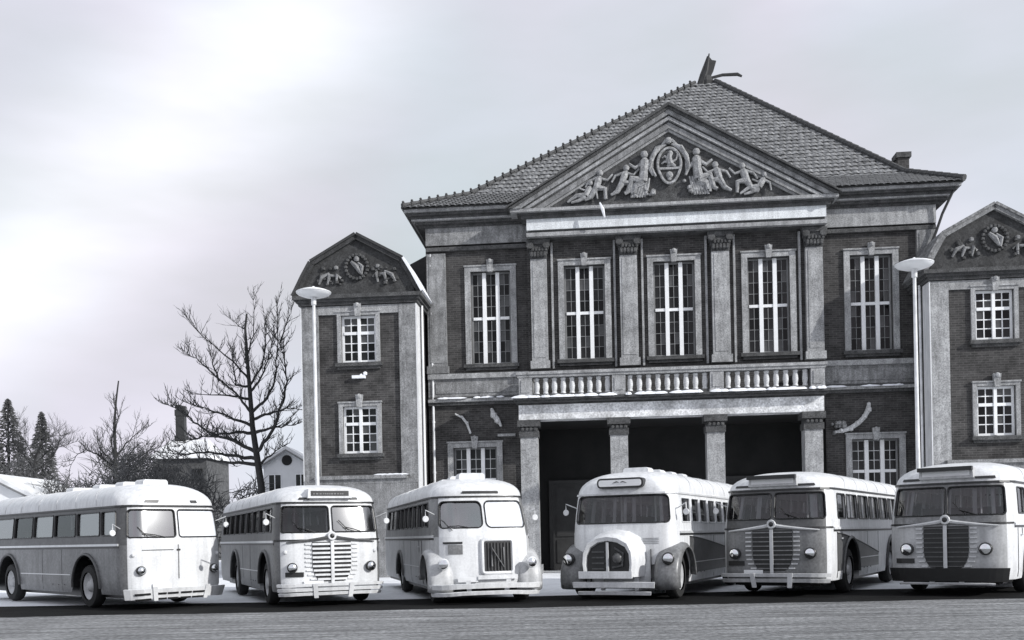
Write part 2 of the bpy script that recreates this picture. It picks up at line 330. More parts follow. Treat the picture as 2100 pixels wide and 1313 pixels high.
pane_cache = {}
def pane_mesh(w, h):
    pmn = R.choice(('pane', 'pane', 'pane', 'pane3', 'pane3', 'pane2'))
    k = (round(w, 3), round(h, 3), pmn)
    if k not in pane_cache:
        q = MB(); q.box(-w/2, w/2, -.004, .004, -h/2, h/2); pane_cache[k] = q.mesh('pane', M[pmn])
    return pane_cache[k]
def window(parent, x0, x1, z0, z1, yw, cols, rows_up, rows_dn, zt, mull, cell=2, sur=.23, key=True, sill=True, depth=.2, brt='bar', surm='stone', frame=.07):
    """multi-light casement: cols lights apart by mullions, transom at zt, small panes in each light"""
    y = yw+depth
    f = MB(); f.box(x0, x0+frame, y-.03, y+.05, z0, z1); f.box(x1-frame, x1, y-.03, y+.05, z0, z1)
    f.box(x0+frame, x1-frame, y-.03, y+.05, z1-frame, z1); f.box(x0+frame, x1-frame, y-.03, y+.05, z0, z0+frame)
    o = f.obj('window', M['white' if brt == 'white' else 'bar'], parent)
    q = MB(); s = sur
    q.box(x0-s, x0-.003, yw-.09, yw+.05, z0-.02, z1+s*.8); q.box(x1+.003, x1+s, yw-.09, yw+.05, z0-.02, z1+s*.8)
    q.box(x0-.003, x1+.003, yw-.085, yw+.05, z1+.003, z1+s*.8-.004); q.box(x0-s-.03, x1+s+.03, yw-.13, yw+.05, z1+s*.8+.003, z1+s*.8+.06)
    q.obj('surround', M[surm], o)
    if sill:
        q = MB(); q.box(x0-s-.08, x1+s+.08, yw-.2, yw+.05, z0-.16, z0-.023); q.box(x0-s, x1+s, yw-.12, yw+.05, z0-.26, z0-.163); q.obj('sill', M['stone_dark'], o)
    if key:
        xm = (x0+x1)/2; q = MB(); q.prism([(xm-.09, z1-.05), (xm+.09, z1-.05), (xm+.14, z1+.42), (xm-.14, z1+.42)], yw-.2, yw-.06); q.ball((xm, yw-.2, z1+.36), .1, 8); q.obj('keystone', M['stone'], o)
    W_ = x1-x0-2*frame; lw = (W_-(cols-1)*mull)/cols
    for i in range(1, cols):
        xa = x0+frame+i*lw+(i-1)*mull
        boxo('mullion', (xa, xa+mull, y-.09, y+.04, z0+.02, z1-.02), M['white'], o)
    bars = MB()
    tr = .11
    for i in range(cols):
        xa = x0+frame+i*(lw+mull)
        boxo('transom', (xa+.001, xa+lw-.001, y-.06, y+.045, zt-tr/2, zt+tr/2), M['white'], o)
        for za, zb, nr in ((z0+frame, zt-tr/2, rows_dn), (zt+tr/2, z1-frame, rows_up)):
            pw, ph = lw/cell, (zb-za)/nr
            for c in range(cell):
                for r_ in range(nr):
                    p = put('pane', pane_mesh(pw-.012, ph-.012), o, (xa+pw*(c+.5), y+.01+R.uniform(-.003,.003), za+ph*(r_+.5)), (R.uniform(-.012,.012), 0, R.uniform(-.012,.012)))
            t_ = .022 if brt != 'white' else .035
            for c in range(1, cell): bars.box(xa+pw*c-t_/2, xa+pw*c+t_/2, y-.02, y+.03, za, zb)
            for r_ in range(1, nr): bars.box(xa, xa+lw, y-.018, y+.028, za+ph*r_-t_/2, za+ph*r_+t_/2)
    bars.obj('glazing_bars', M['boff' if brt == 'gbar' else brt], o)
    return o
for i, c in enumerate(WC):
    window(BL, c-HW, c+HW, Z0, Z1, 0.0 if i in (0, 4) else -0.3, 3, 4, 4, 10.12, .15, surm='stone' if i else 'stone')
for h, zt in zip(gr, (3.72, 3.68)):
    window(BL, h[0], h[1], h[2], h[3], 0.0, 3, 3, 2, zt, .15, brt='gbar')

# pilasters, capitals and the fine bay frames of the upper storey
def pilaster(parent, x0, x1, y, z0, z1, m='stone', out=.25):
    b = MB(); b.box(x0, x1, y-out, y+.02, z0+.3, z1); b.box(x0-.06, x1+.06, y-out-.05, y+.02, z0, z0+.297)
    b.box(x0+.09, x1-.09, y-out-.02, y-out-.003, z0+.42, z1-.12)
    return b.obj('pilaster', M[m], parent)
def capital(parent, x0, x1, y, z0, z1, out=.25, back=.02):
    b = MB(); n = 4; h = (z1-z0)
    for i in range(n):
        g = .02+.13*(i/(n-1))**1.4
        b.box(x0-g, x1+g, y-out-g, y+back, z0+h*i/n, z0+h*(i+1)/n-.004)
    for xx in (x0, x1):
        b.lathe([(.02, y-out-.2), (.13, y-out-.19), (.15, y-out-.12), (.13, y-out-.02)], (xx, 0, z1-.22), 'y', 10)
    for i in range(5):
        xx = x0+(x1-x0)*(i+.5)/5; b.ball((xx, y-out-.08, z0+.16), .085, 6, sz=1.6)
        b.ball((xx+.05, y-out-.1, z0+.34), .07, 6, sz=1.4)
    return b.obj('capital', M['stone_dark'], parent)
PX = [(-5.45, -4.82), (-2.0, -1.33), (1.5, 2.17), (5.02, 5.66)]
for x0, x1 in PX:
    pilaster(BL, x0, x1, -.3, 7.95, 12.2); capital(BL, x0, x1, -.3, 12.204, 12.92)
b = MB()
for x0, x1 in PX[:3]: b.box(x1+.16, x1+.24, -.42, -.29, 7.95, 12.85)
for x0, x1 in PX[1:]: b.box(x0-.24, x0-.16, -.42, -.29, 7.95, 12.85)
b.obj('bay_moulding', M['stone'], BL)
pilaster(BL, -9.6, -8.85, 0, 7.95, 12.7, 'stone_mid', .14); pilaster(BL, 9.25, 9.96, 0, 7.95, 12.8, 'stone_mid', .14)

# entablature: architrave, frieze, cornices
boxo('frieze', (-9.62, -5.56, -.13, .0, 13.03, 13.72), M['stone_mid'], BL)
boxo('frieze', (5.78, 9.98, -.13, .0, 13.03, 13.75), M['stone'], BL)
for a, d in ((-9.62, -5.6), (5.76, 9.96)): boxo('architrave', (a, d, -.16, 0, 12.8, 12.95), M['stone_dark'], BL)
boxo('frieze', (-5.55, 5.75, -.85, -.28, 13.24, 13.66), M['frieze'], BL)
b = MB(); b.box(-5.5, 5.7, -.77, -.28, 13.12, 13.237); b.obj('architrave_groove', M['stone_dark'], BL)
b = MB(); b.box(-5.56, 5.76, -.92, -.28, 12.97, 13.117); b.obj('architrave', M['stone'], BL)
b = MB(); b.box(-5.5, 5.7, -.7, -.28, 12.93, 12.967); b.obj('architrave_fillet', M['stone_dark'], BL)
def ring_old(mb, g, z0, z1, y0=-.0, xl=XL, xr=XR, mi=0, front=True, skip=None):
    if skip:
        mb.box(xl-g, skip[0], y0-g, y0+.02, z0, z1, mi); mb.box(skip[1], xr+g, y0-g, y0+.02, z0, z1, mi)
    else: mb.box(xl-g, xr+g, y0-g, y0+.02, z0, z1, mi)
    mb.box(xl-g, xl+.02, y0+.02, 16+g, z0, z1, mi); mb.box(xr-.02, xr+g, y0+.02, 16+g, z0, z1, mi)
b = MB()
sk = (-5.6, 5.8)
for g, z0, z1, mi in ((.2, 13.723, 13.82, 0), (.34, 13.82, 13.93, 0), (.47, 13.93, 14.0, 1), (.5, 14.0, 14.1, 0), (.62, 14.1, 14.2, 0), (.72, 14.2, 14.32, 1)):
    pass
CO = ((.2, 13.723, 13.82, 0), (.34, 13.82, 13.93, 0), (.47, 13.93, 14.0, 1), (.5, 14.0, 14.1, 0), (.62, 14.1, 14.2, 0), (.72, 14.2, 14.32, 1))
for s in (-1, 1):
    b = MB()
    for g, z0, z1, mi in CO:
        if s < 0: b.box(XL-g, sk[0], -g, .02, z0, z1-.003, mi); b.box(XL-g, XL+.02, .02, 16+g, z0, z1-.003, mi)
        else: b.box(sk[1], XR+g, -g, .02, z0, z1-.003, mi); b.box(XR-.02, XR+g, .02, 16+g, z0, z1-.003, mi)
    b.obj('cornice', [M['stone_dark'], M['stone']], BL)
b = MB()
b.box(-5.75, 5.9, -.95, -.0, 13.664, 13.78, 0); b.box(-5.9, 6.02, -1.0, 0, 13.783, 13.86, 0); b.box(-6.15, 6.15, -1.16, 0, 13.863, 13.98, 1)
b.obj('pediment_cornice', [M['stone_dark'], M['stone']], BL)
# snow and rough bits lying on ledges
def snow_lumps(parent, x0, x1, y, z, n, hmax=.1, name='snow_patch'):
    for i in range(n):
        xa = x0+(x1-x0)*(i+R.uniform(.1,.9))/n; w = R.uniform(.12,.5); q = MB()
        seg = 7; vs = []
        for k in range(seg+1):
            xx = xa-w+2*w*k/seg; e_ = math.sin(PI*k/seg)**.5; h = hmax*e_*R.uniform(.6,1); dy = .07*e_*R.uniform(.7,1.2)
            vs += [(xx, y-dy-.02, z-.03*e_), (xx, y-dy*.8, z+h), (xx, y+.16, z+h*.8), (xx, y+.2, z-.01)]
        fs = []
        for k in range(seg):
            for j in range(3): fs.append((4*k+j, 4*k+4+j, 4*k+5+j, 4*k+1+j))
        q.add(vs, fs); q.obj(name, M['snow'], parent, smooth=True)

# raking cornice
APX, APZ = -0.07, 17.55
def rake(off0, off1, y0, y1, m, name='raking_cornice'):
    for sgn, xe, ze in ((-1, -6.22, 13.98), (1, 6.14, 13.98)):
        sl = (APZ-ze)/(APX-xe)
        pts = [(APX, APZ-off0), (xe, ze-off0+.0), (xe, ze-off1), (APX, APZ-off1)]
        pts = [(x, max(z, 13.983)) for x, z in pts]
        # clip the low end against the horizontal cornice
        if off1 > 0:
            xa = xe+(off0)/abs(sl)*(-sgn); xb = xe+(off1)/abs(sl)*(-sgn)
            pts = [(APX, APZ-off0), (xa, 13.983), (xb, 13.983), (APX, APZ-off1)]
        q = MB(); q.prism(pts, y0, y1); q.obj(name, M[m], BL)
rake(0, .1, -1.28, .3, 'stone_dark'); rake(.103, .28, -1.22, .3, 'stone_mid'); rake(.283, .34, -1.12, .3, 'stone_dark'); rake(.343, .47, -1.17, .3, 'stone'); rake(.473, .54, -1.04, .3, 'stone_dark'); rake(.543, .76, -1.08, .3, 'stone_mid'); rake(.763, .86, -1.0, .3, 'stone')
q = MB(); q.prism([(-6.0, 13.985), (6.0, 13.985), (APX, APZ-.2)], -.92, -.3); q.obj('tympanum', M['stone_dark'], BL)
def g_(t): return .6*t if t < .2 else .12+.88*(t-.2)/.8
EZ, AZ, EY, AYY = 14.33, 22.5, -.85, 8.0
EX0, EX1, AX0, AX1 = -10.4, 10.75, 1.95, 2.85
# pediment roof slabs running back into the main roof
for sgn, xe in ((-1, -6.3), (1, 6.22)):
    q = MB(); q.prism([(APX, APZ+.12), (xe, 14.03), (xe, 13.98), (APX, APZ+.003)], -1.36, 3.0); q.obj('pediment_roof', M['stone_dark'], BL)

# relief in the tympanum: shield with a rearing beast, wings, seated and kneeling figures
YT = -.92
def limb(mb, pts, r): mb.tube([(x, YT-.05-d, z) for x, z, d in pts], r, 7)
sh = MB(); oc = []
for k in range(28):
    a = 2*PI*k/28; x, z = .44*math.cos(a), .62*math.sin(a)
    if z < 0: z *= 1.15; x *= 1-.25*abs(z)
    oc.append((x-.07, z+15.42))
sh.prism(oc, YT-.12, YT); so_ = sh.obj('shield', M['stone_dark'], BL)
sh = MB(); sh.tube([(x, YT-.14, z) for x, z in oc+[oc[0]]], .055, 6, cap=False); sh.obj('shield_rim', M['relief'], so_)
q = MB(); q.box(-.46, .32, YT-.19, YT-.12, 15.22, 15.30); q.obj('shield_band', M['relief'], so_)
q = MB()
q.ball((-.03, YT-.15, 15.83), .11, 8); q.tube([(-.05,YT-.16,15.8),(-.08,YT-.17,15.6),(-.02,YT-.16,15.4)], [.09,.13,.11], 7)
q.tube([(-.08,YT-.16,15.65),(-.25,YT-.16,15.72),(-.33,YT-.16,15.66)], [.06,.045,.03]); q.tube([(-.06,YT-.16,15.5),(-.25,YT-.16,15.52),(-.36,YT-.16,15.44)], [.06,.045,.03])
q.tube([(.0,YT-.16,15.42),(-.15,YT-.16,15.34)], [.08,.04]); q.tube([(.02,YT-.16,15.42),(.16,YT-.16,15.34)], [.08,.04]); q.tube([(.04,YT-.16,15.5),(.2,YT-.16,15.6),(.24,YT-.16,15.8)], [.05,.035,.03])
q.obj('heraldic_beast', M['relief'], so_, True)
q = MB(); q.ball((-.07, YT-.14, 15.02), .14, 8, sy=.6); q.ball((-.07, YT-.14, 14.88), .08, 8, sy=.6); q.obj('heraldic_boss', M['relief'], so_, True)
for s in (-1, 1):      # wing like scrolls round the shield
    q = MB()
    for k in range(5):
        a = .25+.05*k
        q.tube([(-.07+s*(.1+.09*k), YT-.12, 16.18-.05*k), (-.07+s*(.45+.05*k), YT-.16, 16.05-.1*k), (-.07+s*(.66+.02*k), YT-.15, 15.7-.1*k), (-.07+s*(.62), YT-.1, 15.35-.08*k)], [.04,.085,.08,.03], 6)
    q.obj('wing', M['relief'], BL, True)
q = MB(); q.ball((-.09, YT-.14, 16.32), .15, 8, sz=.9); q.tube([(-.35,YT-.1,16.15),(-.2,YT-.13,16.3),(.05,YT-.13,16.32),(.25,YT-.1,16.15)], [.04,.07,.07,.04]); q.obj('crest', M['relief'], BL, True)
def figure(x, z, s, pose):
    """one relief figure; pose: list of limbs in figure units"""
    q = MB()
    for pts, rr in pose['limbs']:
        q.tube([(x+s*px*pose.get('k',1), YT-.08-.05*d, z+pz*pose.get('k',1)) for px, pz, d in pts], [r*pose.get('k',1) for r in rr], 7)
    hx, hz = pose['head']; k = pose.get('k', 1)
    q.ball((x+s*hx*k, YT-.14, z+hz*k), .105*k, 8)
    q.obj('relief_figure', M['relief'], BL, True)
seated = dict(k=1.4, head=(.0,1.03), limbs=[([(0,.95,0),(0,.85,1),(.02,.55,1),(.06,.3,1)],[.05,.13,.12,.14]), ([(.06,.3,1),(.35,.38,1),(.45,.05,1),(.55,.0,1)],[.13,.11,.07,.05]),
    ([(.04,.28,1),(.25,.18,1),(.3,.0,1)],[.12,.1,.06]), ([(.02,.82,1),(.25,.68,1),(.42,.8,1)],[.06,.05,.035]), ([(-.02,.82,1),(-.2,.62,1),(-.3,.42,1)],[.06,.05,.035])])
kneel = dict(k=1.2, head=(.05,.85), limbs=[([(.05,.8,0),(.0,.65,1),(-.08,.4,1)],[.05,.12,.11]), ([(-.08,.4,1),(.2,.35,1),(.22,.02,1)],[.11,.08,.05]), ([(-.08,.4,1),(-.25,.12,1),(-.45,.02,1)],[.11,.08,.04]),
    ([(.0,.7,1),(.28,.62,1),(.45,.8,1)],[.055,.04,.03]), ([(-.02,.7,1),(-.3,.62,1),(-.42,.42,1)],[.055,.04,.03])])
recl = dict(k=1.0, head=(.15,.7), limbs=[([(.15,.62,0),(.1,.5,1),(-.05,.25,1)],[.05,.12,.12]), ([(-.05,.25,1),(-.4,.25,1),(-.75,.03,1)],[.12,.09,.04]), ([(-.05,.2,1),(-.3,.08,1),(-.6,.0,1)],[.1,.07,.04]), ([(.1,.52,1),(.35,.4,1),(.4,.1,1)],[.06,.05,.03]), ([(.08,.52,1),(-.1,.45,1),(-.3,.55,1)],[.05,.04,.03])])
figure(-1.0, 14.4, -1, seated); figure(.95, 14.4, 1, seated); figure(-1.75, 14.35, 1, kneel); figure(1.7, 14.3, -1, kneel)
figure(-2.75, 14.2, 1, kneel); figure(2.7, 14.2, -1, kneel); figure(3.3, 14.15, 1, recl)
figure(-3.2, 14.15, 1, recl)
for s in (-1, 1):
    q = MB()
    for k in range(16): q.ball((-.07+s*(.55+R.random()*.75), YT-.06-R.random()*.08, 14.3+R.random()*.5), R.uniform(.05,.12), 6)
    for k in range(6): x = -.07+s*(.95+.1*k); q.tube([(x, YT-.06, 14.25), (x-s*.12, YT-.14, 14.65), (x-s*.2, YT-.08, 14.95)], [.05,.07,.03], 6)
    q.obj('relief_drapery', M['relief'], BL, True)
# pale broken strut hanging over the pediment cornice
q = MB(); q.tube([(-2.72, -1.3, 14.02), (-2.62, -1.36, 13.75), (-2.55, -1.3, 13.45)], [.03,.07,.03], 5); q.obj('hanging_strip', M['snow'], BL)

# ------------------------------------------------------------------ main roof: base, tiles, hip tiles
b = MB(); n = 14
def prof(t): return EZ+(AZ-EZ)*g_(t)
cs = []
for i in range(n+1):
    t = i/n; cs.append([(EX0+(AX0-EX0)*t, EY+(AYY-EY)*t), (EX1+(AX1-EX1)*t, EY+(AYY-EY)*t), (EX1+(AX1-EX1)*t, 16.85+(AYY-16.85)*t), (EX0+(AX0-EX0)*t, 16.85+(AYY-16.85)*t)])
for i in range(n):
    za, zb = prof(i/n), prof((i+1)/n)
    for j in range(4):
        p, q_ = cs[i][j], cs[i][(j+1)%4]; r_, s_ = cs[i+1][(j+1)%4], cs[i+1][j]
        b.add([(*p,za),(*q_,za),(*r_,zb),(*s_,zb)], [(0,1,2,3)])
b.add([(*c,EZ) for c in cs[0]], [(3,2,1,0)])
roof = b.obj('roof', M['tile_base'], BL)
ROWS = 38
def tile_geo(mb, x, y, z, w, l, ny, nz):       # curved tile lying along the slope direction (0, ny, nz), exposure l
    nx_, up = (0, -nz, ny), None
    j = R.uniform(-.008, .012); vs = []
    for (a, k) in ((-.5, .0), (-.17, .028), (.17, .035), (.5, .006)):
        for (tt, lift) in ((-.08, .05), (1.02, .008)):
            h = k+lift+j
            vs.append((x+a*w, y+ny*l*tt-nz*h, z+nz*l*tt+ny*h))
    for (a, k) in ((-.5, .0), (-.17, .035), (.17, .045), (.5, .008)):
        h = k+.01; vs.append((x+a*w, y+ny*l*-.08-nz*h, z+nz*l*-.08+ny*h))
    mb.add(vs, [(0,2,3,1),(2,4,5,3),(4,6,7,5),(8,9,2,0),(9,10,4,2),(10,11,6,4)])
rest = MB(); single = []
zcut = lambda x: APZ+.15-(APZ-13.98)/6.15*abs(x-APX)
for r_ in range(ROWS):
    t0, t1 = r_/ROWS, (r_+1)/ROWS
    y0, y1 = EY+(AYY-EY)*t0, EY+(AYY-EY)*t1; z0, z1 = prof(t0), prof(t1)
    l = math.hypot(y1-y0, z1-z0); ny, nz = (y1-y0)/l, (z1-z0)/l
    xa, xb = EX0+(AX0-EX0)*t0+.1, EX1+(AX1-EX1)*t0-.1
    nn = max(1, int((xb-xa)/.25)); w = (xb-xa)/nn
    for i in range(nn):
        x = xa+(i+.5)*w
        if z1 < zcut(x)-.25 and y0 < 2.9: continue
        single.append((r_, x, y0, z0, w*1.02, l, ny, nz))
# the nearest tiles are parts of their own, the rest one part
for i, (r_, x, y, z, w, l, ny, nz) in enumerate(single):
    if i < 300:
        q = MB(); tile_geo(q, 0, 0, 0, w, l, ny, nz); q.obj('roof_tile', M['tile'], roof, loc=(x, y, z))
    else: tile_geo(rest, x, y, z, w, l, ny, nz)
ro = rest.obj('roof_tiles', M['tile'], roof); ro['kind'] = 'stuff'
# side slopes: rows of tiles too
rest = MB()
for (e0, a0, sg) in ((EX0, AX0, -1), (EX1, AX1, 1)):
    for r_ in range(ROWS):
        t0, t1 = r_/ROWS, (r_+1)/ROWS
        x0, x1 = e0+(a0-e0)*t0, e0+(a0-e0)*t1; z0, z1 = prof(t0), prof(t1); ya, yb = EY+(AYY-EY)*t0, 16.85+(AYY-16.85)*t0
        nn = max(1, int((yb-ya)/.3))
        for i in range(nn):
            p, q_ = ya+(yb-ya)*i/nn, ya+(yb-ya)*(i+.96)/nn
            dx = sg*.045; rest.add([(x0+dx,p,z0+.05),(x0+dx,q_,z0+.05),(x1,q_,z1+.02),(x1,p,z1+.02),(x0+dx,p,z0-.0),(x0+dx,q_,z0-.0)], [(0,1,2,3),(4,5,1,0)])
ro = rest.obj('side_roof_tiles', M['tile'], roof); ro['kind'] = 'stuff'
hm = MB(); hm.lathe([(.05,-.2),(.13,-.19),(.11,.19),(.03,.2)], (0,0,0), 'x', 8); hme = hm.mesh('hip_tile', M['stone_dark'], True)
hk = MB(); hk.lathe([(.05,-.2),(.10,-.19),(.08,.19),(.03,.2)], (0,0,0), 'x', 8); hk.ball((-.1,0,.12), .065, 6); hke = hk.mesh('hip_tile', M['stone_dark'], True)
for (e0, a0, me, cnt) in ((EX0, AX0, hke, 40), (EX1, AX1, hme, 40)):
    for i in range(cnt):
        t = (i+.5)/cnt; p0 = Vector((e0+(a0-e0)*(t-.01), EY+(AYY-EY)*(t-.01), prof(max(0,t-.01)))); p1 = Vector((e0+(a0-e0)*(t+.01), EY+(AYY-EY)*(t+.01), prof(min(1,t+.01))))
        d = (p1-p0).normalized(); o = put('hip_tile', me, roof, (p0+p1)/2+Vector((0,-.03,.09)))
        zz = Vector((0,0,1)); yy = zz.cross(d).normalized(); o.rotation_mode = 'QUATERNION'; o.rotation_quaternion = Matrix((d, yy, d.cross(yy))).transposed().to_quaternion()
# weathered ornament on the roof tip
q = MB()
q.prism([(1.95,22.3),(2.15,22.9),(2.5,23.75),(2.62,23.68),(2.72,23.55),(2.92,23.5),(2.8,23.1),(2.62,22.75),(2.75,22.5),(2.9,22.3)], 7.9, 8.12)
q.ball((2.45, 8, 22.6), .35, 8, sy=.6); q.tube([(2.2,8,22.4),(2.45,7.95,23.1),(2.6,7.9,23.85)], [.2,.12,.03], 6)
q.obj('roof_ornament', M['iron'], BL)
q = MB(); q.tube([(2.5,8,22.72),(3.2,8,22.86),(3.9,8,22.85),(4.1,8,22.74)], [.06,.07,.08,.05], 6); q.obj('bent_rod', M['iron'], BL)
q = MB(); q.box(9.35, 9.8, 2.3, 2.8, 14.6, 16.45, 0); q.box(9.28, 9.87, 2.22, 2.88, 16.453, 16.66, 1); q.obj('chimney', [M['brick'], M['stone_dark']], BL)

# ------------------------------------------------------------------ porch, balcony, band courses
for x0 in (-5.91, -2.50, 1.10, 4.69):
    b = MB(); b.box(x0, x0+.66, -1.36, -.75, .35, 5.2); b.box(x0-.08, x0+.74, -1.44, -.67, 0, .347); b.obj('porch_pillar', M['stone'], BL)
    b = MB(); b.box(x0-.04, x0+.70, -1.42, -.7, 5.203, 5.45); b.box(x0-.0, x0+.66, -1.36, -.74, 5.453, 5.6); b.box(x0-.1, x0+.76, -1.48, -.64, 5.603, 5.84)
    for k in range(4): b.ball((x0+.1+.155*k, -1.42, 5.5), .08, 6)
    b.obj('porch_capital', M['stone_dark'], BL)
boxo('porch_beam', (-5.95, 5.40, -1.42, -.68, 5.86, 6.42), M['peeling'], BL)
b = MB(); b.box(-5.9, 5.36, -1.4, -.32, 6.423, 6.49); b.box(-6.05, 5.5, -1.72, -.3, 6.493, 6.56); b.box(-6.12, 5.57, -1.85, -.3, 6.563, 6.66); b.obj('balcony_slab', M['stone_dark'], BL)
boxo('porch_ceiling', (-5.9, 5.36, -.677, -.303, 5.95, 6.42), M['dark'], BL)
snow_lumps(BL, -6.0, 5.5, -1.83, 6.655, 26, .1)
snow_lumps(BL, -9.3, -6.2, -.26, 6.935, 5, .06); snow_lumps(BL, 6.0, 9.0, -.26, 6.9, 4, .06)
ped = [-5.9, -2.40, 1.22, 4.88]
for x0 in ped:
    b = MB(); b.box(x0, x0+.5, -1.72, -1.3, 6.663, 7.42); b.box(x0+.09, x0+.41, -1.75, -1.723, 6.85, 7.32); b.box(x0-.03, x0+.53, -1.75, -1.27, 6.663, 6.76); b.obj('balustrade_pedestal', M['stone'], BL)
b = MB(); b.lathe([(.1,0),(.1,.06),(.08,.08),(.095,.16),(.108,.27),(.105,.34),(.09,.46),(.08,.52),(.1,.55),(.1,.6)], n=12); bme = b.mesh('baluster', M['stone_pale'], True)
for a, c in zip(ped[:-1], ped[1:]):
    n = 9
    for i in range(n): put('baluster', bme, BL, (a+.5+(c-a-.5)*(i+.5)/n, -1.51, 6.8))
    boxo('balustrade_plinth', (a+.533, c-.033, -1.66, -1.36, 6.663, 6.797), M['stone_dark'], BL)
b = MB(); b.box(-5.95, 5.42, -1.75, -1.27, 7.423, 7.52); b.box(-6.0, 5.47, -1.8, -1.22, 7.523, 7.63); b.obj('balustrade_rail', M['stone'], BL)
for s in (-5.9, 4.9):
    b = MB(); b.box(s, s+.48, -1.27, -.3, 6.663, 7.42); b.obj('balustrade_pedestal', M['stone'], BL); b = MB(); b.box(s-.05, s+.52, -1.215, -.3, 7.423, 7.6); b.obj('balustrade_rail', M['stone'], BL)
for xa, xb in ((-9.63, -5.62), (5.72, 9.97)):
    b = MB(); b.box(xa, xb, -.1, -.003, 7.02, 7.72, 0); b.box(xa, xb, -.2, -.003, 7.723, 7.92, 1); b.box(xa, xb, -.14, -.003, 6.92, 7.017, 2)
    b.box(xa, xb, -.24, -.003, 6.8, 6.917, 1); b.box(xa, xb, -.16, -.003, 6.68, 6.797, 2)
    b.box(xa+.3, xb-.3, -.13, -.103, 7.15, 7.6, 0)
    b.obj('band_course', [M['stone_mid'], M['stone'], M['stone_dark']], BL)
def swag(pts, rr):
    q = MB(); q.tube(pts, rr, 7)
    for p, r in list(zip(pts, rr))[::1]: q.ball((p[0]+R.uniform(-.03,.03), p[1]-.03, p[2]+R.uniform(-.03,.03)), r*1.25, 6)
    q.obj('garland', M['stone_pale'], BL, True)
swag([(6.1,-.06,5.2),(6.35,-.1,5.22),(6.65,-.12,5.32),(6.95,-.12,5.5),(7.2,-.12,5.75),(7.33,-.1,6.0),(7.38,-.08,6.22)], [.05,.08,.09,.09,.09,.1,.07])
swag([(-8.55,-.06,6.32),(-8.3,-.08,6.2),(-8.12,-.08,5.95),(-7.98,-.06,5.55)], [.03,.05,.055,.04])
swag([(-7.12,-.08,6.48),(-7.05,-.1,6.25),(-6.88,-.1,6.05),(-6.78,-.08,5.85)], [.06,.12,.1,.05])
q = MB()
for k in range(9): q.ball((5.95+R.random()*.5, -.08, 5.15+R.random()*.45), R.uniform(.06,.13), 6)
q.obj('carved_bracket', M['stone_mid'], BL, True)
boxo('string_course', (-6.9, -6.2, -.14, -.003, 5.4, 5.5), M['stone'], BL)
q = MB(); q.tube([(-9.45,-.1,.2),(-9.45,-.1,12.7)], .05, 8)
for z in (2,4,6,8.3,10.3,12.2): q.lathe([(.065,z),(.065,z+.08)], (-9.45,-.1,0), 'z', 8)
q.obj('downpipe', M['post'], BL)
# roof outlet by the right corner of the eaves: sloping pipe
q = MB(); q.tube([(10.5,-.5,14.1),(10.15,-.3,13.3),(9.9,-.3,12.6),(9.6,-.3,11.9),(9.35,-.25,11.2),(9.2,-.25,10.6)], .05, 6); q.obj('downpipe', M['iron'], BL)

